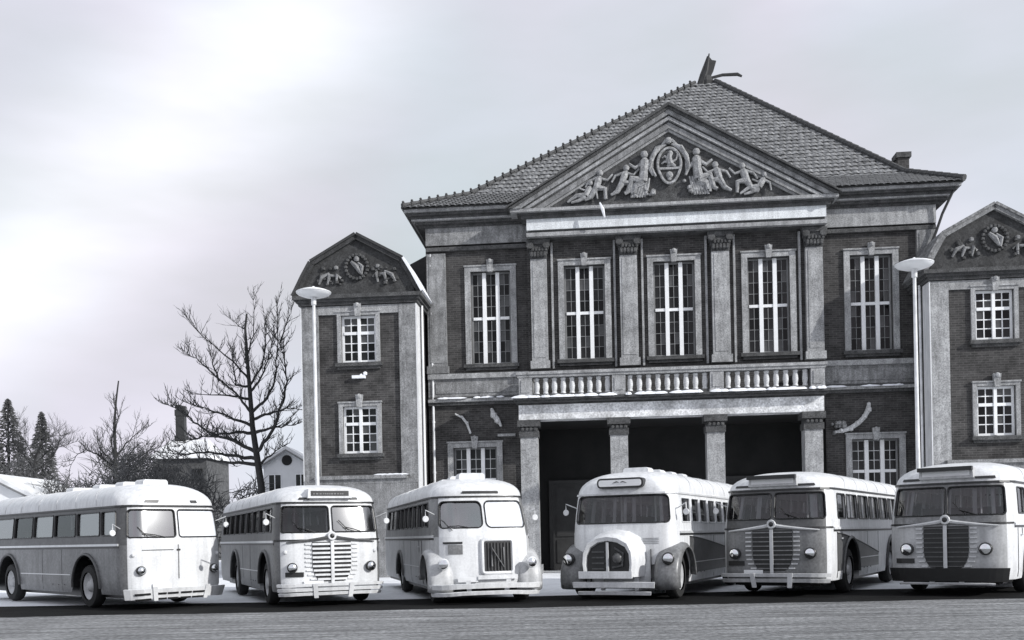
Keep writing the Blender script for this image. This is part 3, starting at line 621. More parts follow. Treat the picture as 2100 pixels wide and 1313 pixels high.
# ------------------------------------------------------------------ the two pavilions
def pavilion(x0, label, group, rev=False):
    P = thing('brick_pavilion', label, 'building', ORG, RZ, group)
    x1 = x0+4.35; Y = -2.0; c = (x0+x1)/2+(.05 if rev else -.0); D = 7.0
    wx = c-.66+(-.02), c+.66
    hol = [(wx[0], wx[1], 8.17, 9.95), (wx[0], wx[1], 4.72, 6.5)]
    b = MB(); wall(b, x0, x1, 0, 10.35, Y, hol)
    for X, f in ((x0, (3,2,1,0)), (x1, (0,1,2,3))): b.add([(X,Y,0),(X,D,0),(X,D,10.35),(X,Y,10.35)], [f])
    b.obj('wall', M['brick'], P)
    b = MB()
    for h in hol: b.box(h[0]-.04, h[1]+.04, Y+.35, Y+.4, h[2]-.04, h[3]+.04)
    b.obj('window_backing', M['dark'], P)
    for h in hol: window(P, h[0], h[1], h[2], h[3], Y, 2, 2, 3, h[2]+1.12, .11, brt='white', sur=.15, depth=.12, frame=.09)
    for a, d in ((x0-.02, x0+.62), (x1-.62, x1+.02)):
        b = MB(); b.box(a, d, Y-.1, Y-.003, .3, 10.32); b.obj('corner_pilaster', M['stone' if rev else 'stone_mid'], P)
    # returns round the inner corners, white paint standing for the sunlight on them
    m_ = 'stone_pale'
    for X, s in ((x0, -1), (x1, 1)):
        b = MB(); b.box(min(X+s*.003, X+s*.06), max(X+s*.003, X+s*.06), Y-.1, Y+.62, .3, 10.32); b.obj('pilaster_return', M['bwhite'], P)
    b = MB(); b.box(x0+.623, x1-.623, Y-.08, Y-.003, 10.0, 10.32); b.obj('frieze', M['stone'], P)
    b = MB()
    for g, za, zb in ((.12, 10.35, 10.46), (.2, 10.463, 10.56), (.3, 10.563, 10.7)): b.box(x0-g, x1+g, Y-.05-g, D, za, zb)
    b.obj('cornice', M['stone_dark'], P)
    # base course
    b = MB(); b.box(x0-.0, x1+.0, Y-.2, Y-.103, 3.55, 3.72); b.box(x0+.4, x1-.4, Y-.3, Y-.103, 3.723, 3.86, 0)
    b.obj('base_cornice', M['stone_mid'], P)
    boxo('plinth', (x0+.05, x1-.05, Y-.19, Y-.103, 0, 3.547), M['stone_mid'], P)
    # gambrel gable
    pk, sz, ez = 12.95, 12.0, 10.85
    ol = [(x0-.28, ez-.14), (x0-.1, ez+.2), (x0+.12, ez+.62), (x0+.42, sz-.02), (c, pk), (x1-.42, sz-.02), (x1-.12, ez+.62), (x1+.1, ez+.2), (x1+.28, ez-.14)]
    tm = [(x, z-.06) for x, z in ol[1:-1]]
    b = MB(); b.prism([(x0-.02, 10.703)]+[(min(max(x, x0+.02), x1-.02), z) for x, z in tm]+[(x1+.02, 10.703)], Y-.12, Y); b.obj('gable', M['gable'], P)
    for i in range(len(ol)-1):
        (xa, za), (xb, zb) = ol[i], ol[i+1]
        nx, nz = -(zb-za), (xb-xa); l = math.hypot(nx, nz); nx, nz = nx/l*.09, nz/l*.09
        b = MB(); b.prism([(xa, za), (xb, zb), (xb+nx, zb+nz), (xa+nx, za+nz)], Y-.32, D); b.obj('roof_slope', M['snow' if (i >= 5 and not rev) else 'tile_base' if not rev else 'tile'], P)
        b = MB(); k = 1.6; b.prism([(xa, za-.003), (xb, zb-.003), (xb-nx*k, zb-nz*k), (xa-nx*k, za-nz*k)], Y-.26, Y-.12); b.obj('verge_moulding', M['stone_mid' if rev else 'gable'], P)
    q = MB()                 # carved ornament in the gable
    for k in range(20):
        a = 2*PI*k/20; q.ball((c+.42*math.cos(a), Y-.18, 11.75+.45*math.sin(a)), .08, 6)
    q.obj('carved_wreath', M['stone_dark'], P, True)
    q = MB(); q.tube([(c-.2,Y-.16,11.95),(c,Y-.2,11.75),(c+.15,Y-.18,11.5)], [.07,.1,.06]); q.ball((c,Y-.16,12.05),.12,8); q.tube([(c+.05,Y-.16,11.9),(c+.22,Y-.2,11.75),(c+.18,Y-.18,11.45)], [.05,.08,.05]); q.obj('carved_emblem', M['stone_mid'], P, True)
    for s in (-1, 1):
        q = MB()
        for k in range(3): q.tube([(c+s*(.62+.22*k),Y-.15,11.35+.1*k),(c+s*(.75+.3*k),Y-.2,11.5-.05*k),(c+s*(.8+.34*k),Y-.15,11.15)], [.05,.08,.04])
        q.ball((c+s*.8, Y-.15, 11.75), .1, 6); q.obj('carved_scroll', M['stone_mid'], P, True)
    for s in (-1, 1):
        q = MB()
        for k in range(16): q.ball((c+s*(.55+R.random()*1.0), Y-.15, 11.1+R.random()*.65), R.uniform(.05,.1), 6)
        q.obj('carved_foliage', M['stone_dark'], P, True)
    # gutter pipe on the inner corner
    X = x1+.12 if not rev else x0-.12
    q = MB(); q.tube([(X, Y+.75, .1), (X, Y+.75, 10.4)], .05, 8); q.obj('downpipe', M['lampwhite' if not rev else 'post'], P)
    if not rev: snow_lumps(P, x0+2.8, x1-.5, Y-.22, 3.865, 3, .05)
    else: pass
    return P
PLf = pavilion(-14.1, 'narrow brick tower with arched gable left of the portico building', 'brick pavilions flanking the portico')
q = MB(); q.box(-12.2,-11.7,-2.16,-2.003,7.55,7.66,0); q.obj('snow_patch', M['snow'], PLf); q = MB(); q.ball((-11.7,-2.1,7.72),.09,6); q.ball((-11.85,-2.1,7.66),.07,6); q.obj('snow_patch', M['snow'], PLf, True)
# low link roof between tower and main block
q = MB(); q.add([(-9.9,1,10.6),(-9.9,6,10.6),(-9.66,6,13.0),(-9.66,1,13.05),(-11.6,1,12.1),(-11.6,6,12.1)], [(3,2,5,4),(0,3,4),(1,5,2)]); q.obj('link_roof', M['tile_base'], PLf)
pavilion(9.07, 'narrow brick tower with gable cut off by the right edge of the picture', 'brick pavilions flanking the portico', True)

# ------------------------------------------------------------------ buses
ZB, ZW0, ZW1, ZG = 1.42, 1.62, 2.2, 2.27
class Shell:
    def __init__(s, W=2.4, L=9.2, r0=.42, zt=2.80, rake=.2, bow=.1, lean=.07, RF=1.1, belly=0.0):
        s.W, s.L, s.r0, s.zt, s.rake, s.bow, s.lean, s.RF, s.belly = W, L, r0, zt, rake, bow, lean, RF, belly
        s.a = W/2-r0; s.b = s.a+r0*PI/2; s.c = s.b+L-2*r0; s.d = s.c+r0*PI/2; s.e = s.d+s.a
    def dims(s, v):
        z = min(v, ZG); k = max(0, z-1.3)/(ZG-1.3)
        low = max(0, .6-z)/.3
        hw = s.W/2-s.lean*k**1.5-.05*low**2; yf = s.rake*k**1.4+.05*low**2 + s.belly*max(0, z-.6)
        yb = s.L-.12*k; r = s.r0
        if v > ZG:
            a = min(1, v-ZG)*PI/2; z = ZG+(s.zt-ZG)*math.sin(a)**.75
            hw = max(.002, hw*math.cos(a)**.62) if a < PI/2-1e-4 else .002; yf += s.RF*(1-math.cos(a))**.9; yb -= .6*(1-math.cos(a)); r = min(r, hw*.95)
            r = min(hw*.98, s.r0+(hw*.7-s.r0)*math.sin(a)) if hw > .05 else hw*.9
        return hw, yf, yb, r, z
    def p(s, u, v, off=0.0):
        if off: 
            e = .004
            q = s.p(u, v); a = s.p(u+e, v)-s.p(u-e, v); b_ = s.p(u, v+e)-s.p(u, v-e)
            n = a.cross(b_); 
            n = n.normalized() if n.length > 1e-12 else Vector((0,0,1))
            return q+n*off
        hw, yf, yb, r, z = s.dims(v); sg = 1 if u >= 0 else -1; t = abs(u)
        if t <= s.a: x, y = t/s.a*(hw-r), yf
        elif t <= s.b: f = (t-s.a)/(s.b-s.a)*PI/2; x, y = hw-r+r*math.sin(f), yf+r-r*math.cos(f)
        elif t <= s.c: f = (t-s.b)/(s.c-s.b); x, y = hw, yf+r+f*(yb-yf-2*r)
        elif t <= s.d: f = (t-s.c)/(s.d-s.c)*PI/2; x, y = hw-r+r*math.cos(f), yb-r+r*math.sin(f)
        else: f = (t-s.d)/(s.e-s.d); x, y = (hw-r)*(1-f), yb
        if t <= s.b and hw > .01: y -= s.bow*(1-(x/hw)**2)*min(1, hw/.8)
        return Vector((sg*x, y, z))
    def su(s, y): return s.b+(y-s.r0)              # side parameter of a distance from the front
    def n(s, u, v): return (s.p(u, v, 1)-s.p(u, v)).normalized()
def slab(mb, sh, u0, u1, v0, v1, off, th, nu=8, nv=1, mi=0):
    """plate following the bus skin: back at off, face at off+th"""
    k = len(mb.v); us = [u0+(u1-u0)*i/nu for i in range(nu+1)]; vs = [v0+(v1-v0)*j/nv for j in range(nv+1)]
    for o_ in (off+th, off):
        for v in vs:
            for u in us: mb.v.append(tuple(sh.p(u, v, o_)))
    W_ = nu+1; T = W_*(nv+1); F = []
    for j in range(nv):
        for i in range(nu):
            a = j*W_+i; F.append((a, a+1, a+1+W_, a+W_)); a += T; F.append((a, a+W_, a+1+W_, a+1))
    for i in range(nu):
        F.append((i, i+T, i+1+T, i+1)); a = nv*W_+i; F.append((a, a+1, a+1+T, a+T))
    for j in range(nv):
        a = j*W_; F.append((a, a+W_, a+W_+T, a+T)); a += nu; F.append((a, a+T, a+W_+T, a+W_))
    for f in F: mb.f.append(tuple(i+k for i in f)); mb.m.append(mi)
def rrect(u0, u1, v0, v1, r, n=5):
    o = []
    for cx, cy, a0 in ((u1-r, v0+r, -90), (u1-r, v1-r, 0), (u0+r, v1-r, 90), (u0+r, v0+r, 180)):
        for k in range(n+1):
            a = math.radians(a0+90*k/n); o.append((cx+r*math.cos(a), cy+r*math.sin(a)))
    return o
def edge_pts(o, per=.18):
    out = []
    for i in range(len(o)):
        a, b_ = o[i], o[(i+1) % len(o)]; L_ = math.hypot(b_[0]-a[0], b_[1]-a[1]); n = max(1, int(L_/per))
        for k in range(n): out.append((a[0]+(b_[0]-a[0])*k/n, a[1]+(b_[1]-a[1])*k/n))
    return out
ZC = .46
wheel_cache = {}
def wheel(parent, x, y, s, rimm='rim'):
    if 'w' not in wheel_cache:
        q = MB(); q.lathe([(.30,-.02),(.36,-.01),(.43,.0),(.455,.04),(.462,.12),(.455,.2),(.43,.24),(.3,.25)], (0,0,0), 'x', 28, 0, False)
        wheel_cache['w'] = q.mesh('tyre', M['rubber'], True)
        q = MB(); q.lathe([(.31,.19),(.31,.03),(.285,.012),(.25,.03),(.2,.07),(.13,.075),(.11,.02),(.07,-.01),(.0,-.012)], (0,0,0), 'x', 24)
        wheel_cache['r'] = q
    o = put('wheel', wheel_cache['w'], parent, (x, y, ZC+.035)); o.scale = (1, 1.07, 1.07)
    if s > 0: o.rotation_euler = (0, 0, PI)
    r = wheel_cache['r'].obj('rim', M[rimm], o, True)
    q = MB()
    for k in range(8):
        a = PI*k/4; q.lathe([(.015,-.0),(.015,.07)], (0, .165*math.cos(a), .165*math.sin(a)), 'x', 6)
    return o

def bus(name, label, cat_group, loc, th, sh, P):
    """P: options that differ from bus to bus"""
    T = thing(name, label, 'bus', (loc[0], loc[1], 0), math.radians(th), cat_group); T.scale = (P.get('scale', 1),)*3
    g_kind = P['grille'][0]
    RW = .62 if P.get('fender') else .77
    ya, yr = P.get('ya', 1.55), P.get('yr', 6.3)
    wsu, split, wz0, wz1, wr = P.get('wsu', 1.12), P.get('split', .035), P.get('wz0', ZW0+.0), P.get('wz1', ZW1), P.get('wr', .07)
    fw = [(-wsu, -split, wz0, wz1, wr), (split, wsu, wz0, wz1, wr)] if split else [(-wsu, wsu, wz0, wz1, wr)]
    sw = P.get('side', [(.62, 1.35), (1.47, 2.5), (2.62, 3.65), (3.77, 4.8), (4.92, 5.95), (6.07, 7.1), (7.22, 8.35)])
    so_ = [(sh.su(a), sh.su(b_), ZW0+.02, ZW1-.02, .06) for a, b_ in sw]
    rear = (sh.d-.3, sh.e-.001, ZW0+.05, ZW1-.05, .06)
    ops = [(f, 'windscreen') for f in fw]+[(o, 'window') for o in so_]+[((-b_, -a, c, d, r), 'window') for a, b_, c, d, r in so_]
    us = {0.0}
    for (a, b_, *_), _k in ops: us |= {round(a, 5), round(b_, 5)}
    for k in range(-5, 6): us.add(round(sh.a*k/5, 5))
    for k in range(1, 7):
        for base, w_ in ((sh.a, sh.b-sh.a), (sh.c, sh.d-sh.c)):
            q = base+w_*k/6; us |= {round(q, 5), round(-q, 5)}
    for y in (ya, yr):
        for k in range(13):
            q = sh.su(y+RW*math.cos(PI*k/12)); us |= {round(q, 5), round(-q, 5)}
    for k in range(10):
        q = sh.b+(sh.c-sh.b)*k/10; us |= {round(q, 5), round(-q, 5)}
    us |= {round(sh.e, 5), round(-sh.e, 5), round(sh.c, 5), round(-sh.c, 5)}
    us = sorted(us); u2 = [us[0]]
    for u in us[1:]:
        if u-u2[-1] > 2e-4: u2.append(u)
    us = u2
    vs = sorted({.33, .5, .7, .9, 1.1, 1.26, ZB, ZW0, round(wz0,4), ZW0+.02, 1.9, ZW1-.02, round(wz1,4), ZW1, ZG, ZG+.06, ZG+.14, ZG+.22, ZG+.32, ZG+.42, ZG+.53, ZG+.64, ZG+.76, ZG+.88, ZG+.96, ZG+1})
    if wz1 > ZG: vs = sorted(set(vs))
    arch = []
    def vmin(u):
        if abs(u) < sh.b*.98 and not P.get('fender'): return 0
        y = sh.r0+(abs(u)-sh.b); m = 0
        for yy in (ya, yr):
            d = abs(y-yy)
            if d < RW and abs(u) < sh.c: m = max(m, ZC+math.sqrt(RW*RW-d*d))
        return m
    def shell_part(nm, va, vb, mats, pick, smooth=True):
        b = MB(); vv = [v for v in vs if va-1e-6 <= v <= vb+1e-6]; W_ = len(us)
        for v in vv:
            for u in us: b.v.append(tuple(sh.p(u, max(v, vmin(u)))))
        for j in range(len(vv)-1):
            for i in range(W_-1):
                uc, vc = (us[i]+us[i+1])/2, (vv[j]+vv[j+1])/2
                if any(o[0] < uc < o[1] and o[2] < vc < o[3] for o, _ in ops): continue
                m0, m1 = vmin(us[i]), vmin(us[i+1])
                if vv[j+1] <= m0 and vv[j+1] <= m1: continue
                b.f.append((j*W_+i, j*W_+i+1, (j+1)*W_+i+1, (j+1)*W_+i)); b.m.append(pick(uc, vc))
        for (a, b_, c, d, r), _k in ops:
            if not (va < (c+d)/2 < vb): continue
            mi = pick((a+b_)/2, (c+d)/2)
            for cu, cv, a0 in ((a, c, 180), (b_, c, 270), (b_, d, 0), (a, d, 90)):       # rounded corner fillers
                ccu, ccv = cu+(r if cu == a else -r), cv+(r if cv == c else -r)
                pts = [sh.p(cu, cv, -.001)]+[sh.p(ccu+r*math.cos(math.radians(a0+90*k/4)), ccv+r*math.sin(math.radians(a0+90*k/4)), -.001) for k in range(5)]
                b.add(pts, [(0, k+2, k+1) for k in range(4)], mi)
            n = 8                                                                     # reveals
            for (p0, p1) in (((a, c), (b_, c)), ((b_, c), (b_, d)), ((b_, d), (a, d)), ((a, d), (a, c))):
                q = []
                for k in range(n+1):
                    u, v = p0[0]+(p1[0]-p0[0])*k/n, p0[1]+(p1[1]-p0[1])*k/n; q += [sh.p(u, v, 0), sh.p(u, v, -.05)]
                b.add(q, [(2*k, 2*k+1, 2*k+3, 2*k+2) for k in range(n)], mi)
        return b.obj(nm, [M[m] for m in mats], T, smooth)
    low, up = P['low'], P['up']          # (front, side) paint names; left buses have shade in the side paint
    def pk(u, v):
        return 0 if abs(u) < sh.a+(sh.b-sh.a)*.55 else 1
    shell_part('body_panels', .33, ZB, [low[0], low[1]], pk)
    shell_part('window_band', ZB, ZG, [up[0], up[1]], pk)
    shell_part('roof', ZG, ZG+1, [P.get('roof', 'bwhite')], lambda u, v: 0)
    # gutter and belt mouldings
    gm = P.get('gutter', 'bblack')
    b = MB(); slab(b, sh, -sh.e+.01, sh.e-.01, ZG-.015, ZG+.012, .002, .028, 110); b.obj('rain_gutter', M[gm], T)
    for s in (-1, 1):
        b = MB(); u0, u1 = sorted((s*(sh.a+.55), s*(sh.c))); slab(b, sh, u0, u1, ZB-.015, ZB+.035, .002, .022, 40); b.obj('belt_moulding', M[P.get('belt', 'trim')], T)
        b = MB(); slab(b, sh, u0, u1, ZB-.06, ZB-.022, .001, .01, 40); b.obj('belt_shadow_line', M['bblack'], T)
    # panes with rubber gaskets
    fr = P.get('white_glare', ())
    for idx, ((a, b_, c, d, r), kind) in enumerate(ops):
        g = MB(); ol = edge_pts(rrect(a+.004, b_-.004, c+.004, d-.004, r)); ol.append(ol[0])
        g.tube([sh.p(u, v, .004) for u, v in ol], .016, 5, cap=False); wo = g.obj(kind, M[P.get('gasket', 'bblack') if kind == 'windscreen' else P.get('sgasket', 'bblack')], T)
        q = MB(); nu = 10 if kind == 'windscreen' else 2; W_ = nu+1
        for j in range(4):
            for i in range(W_): q.v.append(tuple(sh.p(a+(b_-a)*i/nu, c+(d-c)*j/3, -.025)))
        for j in range(3):
            for i in range(nu): q.f.append((j*W_+i, j*W_+i+1, (j+1)*W_+i+1, (j+1)*W_+i)); q.m.append(0)
        q.obj('pane', M['white_glare' if idx in fr else 'glare' if idx in P.get('glare', ()) else 'glass'], wo, True)
        if kind == 'window' and R.random() < P.get('curtains', .6):
            q = MB(); w_ = R.uniform(.1, .2); uu = a+.05 if R.random() < .5 else b_-.05-w_; k = len(q.v)
            for i in range(9):
                u = uu+w_*i/8; o_ = -.13-.02*(i % 2)
                q.v += [tuple(sh.p(u, c-.05, o_)), tuple(sh.p(u, d+.02, o_))]
            q.f += [(2*i, 2*i+2, 2*i+3, 2*i+1) for i in range(8)]; q.m += [0]*8
            q.obj('curtain', M['curtain'], T, True)
        if kind == 'window':
            m_ = (a+b_)/2
            if b_-a > .9 and P.get('wbars', True): q = MB(); slab(q, sh, m_-.012, m_+.012, c, d, -.03, .03, 1); q.obj('window_bar', M[P.get('sbar', 'bblack')], wo)
    # wheel arch lips and wheels
    for s in (-1, 1):
        for y, nm in ((ya, 'front'), (yr, 'rear')):
            if not (nm == 'front' and P.get('fender')):
                q = MB(); pts = [sh.p(s*sh.su(y-RW*math.cos(PI*k/18)), max(.34, ZC+RW*math.sin(PI*k/18)), .015) for k in range(19)]
                q.tube(pts, .035, 6); q.obj('wheel_arch', M[P.get('arch', 'bdark')], T, True)
            x = sh.W/2-.12 if s > 0 else -(sh.W/2-.12)
            q = MB(); n = 14; w_ = []
            for k in range(n+1):
                a = PI*k/n; w_ += [(x+s*.1, y-RW*math.cos(a), ZC+RW*math.sin(a)), (x-s*.4, y-RW*math.cos(a), ZC+RW*math.sin(a))]
            q.add(w_, [(2*k, 2*k+1, 2*k+3, 2*k+2) for k in range(n)]); q.add([(x-s*.4, y-RW, .3), (x-s*.4, y+RW, .3), (x-s*.4, y+RW, ZC+RW), (x-s*.4, y-RW, ZC+RW)], [(0,1,2,3)])
            q.obj('wheel_well', M['bblack'], T)
            wheel(T, (sh.W/2-.05)*s, y, s, P.get('rimm', 'rim'))
    # chassis, floor, seats
    b = MB(); b.box(-.95, .95, .35, sh.L-.3, .24, .5); b.box(-sh.W/2+.14, sh.W/2-.14, .45, sh.L-.25, .58, .66); b.obj('chassis', M['bblack'], T)
    if 'st' not in wheel_cache:
        q = MB(); q.box(-.42, .42, -.22, .22, .0, .12); q.box(-.42, .42, .14, .24, .12, .72); q.box(-.42, -.38, -.2, .2, .12, .3); wheel_cache['st'] = q.mesh('seat', M['seat'])
        q = MB(); q.lathe([(.2,0),(.225,.012),(.2,.024),(.18,.012),(.2,0)], (0,0,0), 'z', 20); q.tube([(-.2,0,.01),(.2,0,.01)], .012, 5); q.tube([(0,0,0),(0,.1,-.5)], .02, 6); wheel_cache['sw'] = q.mesh('steering_wheel', M['bblack'], True)
    for s in (-1, 1):
        for k in range(7):
            y = 2.0+.95*k
            if y < sh.L-.6: put('seat', wheel_cache['st'], T, (s*.62, y, 1.1))
    put('seat', wheel_cache['st'], T, (.6, 1.25, .95))
    put('steering_wheel', wheel_cache['sw'], T, (.6, .75, 1.56), (math.radians(25), 0, 0))
    for y, x in ((1.1, -.35), (1.6, .3), (2.4, -.3), (3.4, .3), (5.0, -.3)):
        q = MB(); q.tube([(x, y, .66), (x, y, ZG+.1)], .022, 6); q.obj('handrail', M['trim'], T)
    if P.get('veil'):
        for u in [R.uniform(-1, 1) for _ in range(5)]:
            w_ = R.uniform(.05, .14); q = MB()
            for i in range(9): q.v += [tuple(sh.p(u+w_*i/8, wz0-.05, -.16-.02*(i % 2))), tuple(sh.p(u+w_*i/8, wz1, -.16-.02*(i % 2)))]
            q.f += [(2*i, 2*i+2, 2*i+3, 2*i+1) for i in range(8)]; q.m += [0]*8; q.obj('curtain', M['curtain'], T, True)
    # headlights
    for s in (-1, 1):
        u, v, rr, ho = P.get('lamp', (.86, .88, .12, .02)); u *= s
        c = sh.p(u, v, ho); n = Vector((sh.n(u, v).x*.35, -1, 0)).normalized()
        q = MB(); q.lathe([(.0,-.16),(.07,-.14),(rr*.95,-.05),(rr,.02),(rr*1.02,.06),(rr*.9,.075)], (0,0,0), 'z', 18)
        o = q.obj('headlight', M[P.get('lampm', 'bblack')], T, True, c); o.rotation_mode = 'QUATERNION'; o.rotation_quaternion = n.to_track_quat('Z', 'Y')
        q = MB(); q.lathe([(rr*.88,.06),(rr*.8,.085),(rr*.45,.105),(.002,.112)], (0,0,0), 'z', 18); q.obj('lens', M['reflector'], o, True)
    if P.get('indicator'):
        for s in (-1, 1):
            q = MB(); q.ball(tuple(sh.p(s*1.0, 1.2, .01)), .045, 8); q.obj('indicator', M['lens'], T, True)
    # bumper
    for (v0, v1, ox, um, m) in P.get('bumper', [(.38, .44, .1, 1.12, 'bwhite'), (.28, .34, .1, 1.12, 'bwhite')]):
        b = MB(); slab(b, sh, -um, um, v0+.05, v1+.05, ox, .05, 22); b.obj('bumper', M[m], T)
    for s in (-1, 1):
        b = MB(); u = s*P.get('riser', .4); slab(b, sh, u-.05, u+.05, .26, .52, .152 if P.get('riser_out', 1) else .04, .03, 1); b.obj('bumper_riser', M['bwhite'], T)
    if g_kind != 'open': b = MB(); slab(b, sh, -.62, -.2, .47, .57, .03, .02, 3); b.obj('number_plate', M['sign'], T)
    b = MB(); slab(b, sh, -1.05, 1.05, .2, .36, -.12, .06, 10); b.obj('underbody_shade_slab', M['bblack'], T)  # black slab added to hide bright ground and darken the gap below
    for s in (-1, 1):
        for y in (1.4, 2.6, 3.8, 5.0, 6.2, 7.4):
            b = MB(); u = s*sh.su(y); slab(b, sh, u-.008, u+.008, ZG+.03, ZG+.8, .001, .007, 1, 10); b.obj('roof_seam', M['boff'], T)
        for k in range(3):
            b = MB(); u = s*sh.su(P.get('ya', 1.55)+1.25+.35*k); slab(b, sh, u-.012, u+.012, .5, .52, .001, .012, 1); b.obj('skirt_bolt', M['bblack'], T)
    # destination box
    if P.get('sign'):
        kind, sw_, v0, v1 = P['sign']
        yy = sh.p(0, ZG+.08).y-.02; zz0, zz1 = v0, v1
        if kind == 'oval':
            q = MB(); o = rrect(-sw_, sw_, zz0, zz1, (zz1-zz0)/2*.8, 5); q.prism(o, yy-.07, yy+.5); so_s = q.obj('destination_box', M['bblack'], T)
            q = MB(); k = .04; q.prism(rrect(-sw_+k, sw_-k, zz0+k, zz1-k, (zz1-zz0-2*k)/2*.7, 5), yy-.085, yy-.072); q.obj('destination_blind', M['sign'], so_s)
            q = MB()
            for s in (-1, 1): q.tube([(s*.02, yy-.09, (zz0+zz1)/2+.015), (s*.07, yy-.09, (zz0+zz1)/2+.03), (s*.16, yy-.09, (zz0+zz1)/2)], [.006,.012,.003], 5)
            q.obj('winged_badge', M['bblack'], so_s)
        else:
            q = MB(); q.prism([(-sw_-.07, zz0-.05), (sw_+.07, zz0-.05), (sw_+.05, zz1+.04), (-sw_-.05, zz1+.04)], yy-.08, yy+.55); so_s = q.obj('destination_box', M[P.get('signbox', 'bwhite')], T)
            q = MB(); q.box(-sw_, sw_, yy-.088, yy-.083, zz0, zz1); q.obj('destination_blind', M['signdark' if kind == 'dark' else 'sign'], so_s)
            if kind == 'dark':
                q = MB(); x = -sw_+.05
                while x < sw_-.12: w_ = R.uniform(.02, .05); q.box(x, x+w_, yy-.095, yy-.089, zz0+.03, zz1-.05); x += w_+R.uniform(.012, .03)
                q.obj('blind_lettering', M['bgrey'], so_s)
            else:
                q = MB(); q.box(-sw_-.07, sw_+.07, yy-.2, yy-.082, zz1-.02, zz1+.06); q.obj('blind_hood', M['bblack'], so_s)
    # visor slots above the windscreen
    for u0, u1 in P.get('visors', ()):
        b = MB(); slab(b, sh, u0, u1, ZG+.055, ZG+.1, .004, .02, 4); b.obj('vent_slot', M['bblack'], T)
    # roof hatches
    for y in P.get('hatches', ()):
        q = MB(); z = sh.zt; q.prism([(-.3, z-.03), (.3, z-.03), (.29, z+.07), (.25, z+.105), (-.25, z+.105), (-.29, z+.07)], y, y+.42); q.obj('roof_hatch', M['bwhite'], T)
    # mirrors
    for s, mz in P.get('mirrors', ((-1, 1.95), (1, 1.95))):
        p0 = sh.p(s*(sh.a+.5), mz); q = MB(); p1 = p0+Vector((s*.22, -.12, .1)); p2 = p1+Vector((0, 0, -.12))
        q.tube([p0, p1, p2], .012, 6); mo = q.obj('mirror_arm', M['trim'], T)
        q = MB(); q.lathe([(.02,.03),(.055,.02),(.07,0),(.06,-.012)], (0,0,0), 'y', 14); q.obj('mirror', M[P.get('mirm', 'bwhite')], mo, True, p2+Vector((0,0,-.07)))
    # wipers
    for u0, u1, dv in P.get('wipers', ((-.75, -.35, .1), (.3, .7, .1))):
        q = MB(); q.tube([sh.p(u0, wz0+.01+dv, .02), sh.p((u0+u1)/2, wz0+.03+dv*.3, .04), sh.p(u1, wz0+.0, .03)], .011, 5); q.tube([sh.p(u0-.12, wz0+dv+.16, .02), sh.p(u0+.1, wz0+dv-.07, .02)], .009, 5); q.obj('wiper', M['bblack'], T)
    # front door seams on the picture-left side / right side
    for s in P.get('doors', (1,)):
        for y in (1.0, ):
            b = MB(); u = s*sh.su(P.get('doory', .52)); slab(b, sh, u-.012, u+.012, .38, ZB-.07, .001, .008, 1, 6); b.obj('door_seam', M['bblack'], T)
            u = s*sh.su(P.get('doory', .52)+.42)
            b = MB(); slab(b, sh, u-.012, u+.012, ZC+RW if P.get('doory', .52) > .3 else .4, ZB-.07, .001, .008, 1, 4); b.obj('door_seam', M['bblack'], T)
            b = MB(); slab(b, sh, u-.1*s-.05, u-.1*s+.05, 1.2, 1.225, .012, .03, 1); b.obj('door_handle', M['trim'], T)
    for y in (3.4, 4.6):
        for s in (-1, 1):
            b = MB(); u = s*sh.su(y); slab(b, sh, u-.006, u+.006, .36, ZB-.07, .0005, .004, 1, 5); b.obj('panel_seam', M['bdark'], T)
    for s in (-1, 1):
        b = MB(); u0, u1 = sorted((s*sh.su(ya+RW+.1), s*sh.su(yr-RW-.1))); slab(b, sh, u0, u1, .74, .76, .001, .012, 12); b.obj('rub_strip', M[P.get('rub', 'trim')], T)
    g = P['grille']
    if g[0] == 'slats':
        _, slatm, darkm, sth = g
        prof_ = lambda v: .43 if v > .95 else .19+.24*math.sqrt(max(0, 1-((.95-v)/.42)**2))
        q = MB(); n = 16
        vv = [.55+.86*j/n for j in range(n+1)]
        for v in vv:
            for i in range(9): q.v.append(tuple(sh.p(prof_(v)*(-1+2*i/8), v, .012)))
        for j in range(n):
            for i in range(8): q.f.append((j*9+i, j*9+i+1, (j+1)*9+i+1, (j+1)*9+i)); q.m.append(0)
        go = q.obj('radiator_grille', M[darkm], T)
        for k in range(9):
            v = .60+.095*k; w_ = prof_(v)
            q = MB(); slab(q, sh, -w_, w_, v-sth/2, v+sth/2, .02, .035, 10); q.obj('grille_slat', M[slatm], go)
            for s in (-1, 1):
                q = MB(); a, b_ = sorted((s*(w_+.02), s*(w_+.15))); slab(q, sh, a, b_, v-.012, v+.018, .004, .025, 3); q.obj('grille_tick', M[P.get('tick', slatm)], go)
        q = MB(); slab(q, sh, -.035, .035, .5, 1.42, .056, .02, 2, 6); q.obj('grille_centre_bar', M[P.get('tick', slatm)], go)
        # swept top moulding with round badge
        for s in (-1, 1):
            q = MB(); pts = []
            for k in range(9):
                f = k/8; pts.append(sh.p(s*(.02+.95*f), 1.52-.12*f**.7, .03))
            q.tube(pts, [.045-.03*k/8 for k in range(9)], 6); q.obj('swept_moulding', M[P.get('sweep', slatm)], T, True)
        c = sh.p(0, 1.53, .06); q = MB(); q.lathe([(.085,-.05),(.1,.01),(.085,.03),(.05,.03)], (0,0,0), 'z', 18)
        o = q.obj('badge', M[P.get('tick', slatm)], T, True, c); o.rotation_mode = 'QUATERNION'; o.rotation_quaternion = Vector((0,-1,0)).to_track_quat('Z', 'Y')
        q = MB(); q.lathe([(.055,.028),(.04,.04),(.002,.042)], (0,0,0), 'z', 14); q.obj('badge_centre', M['bblack'], o, True)
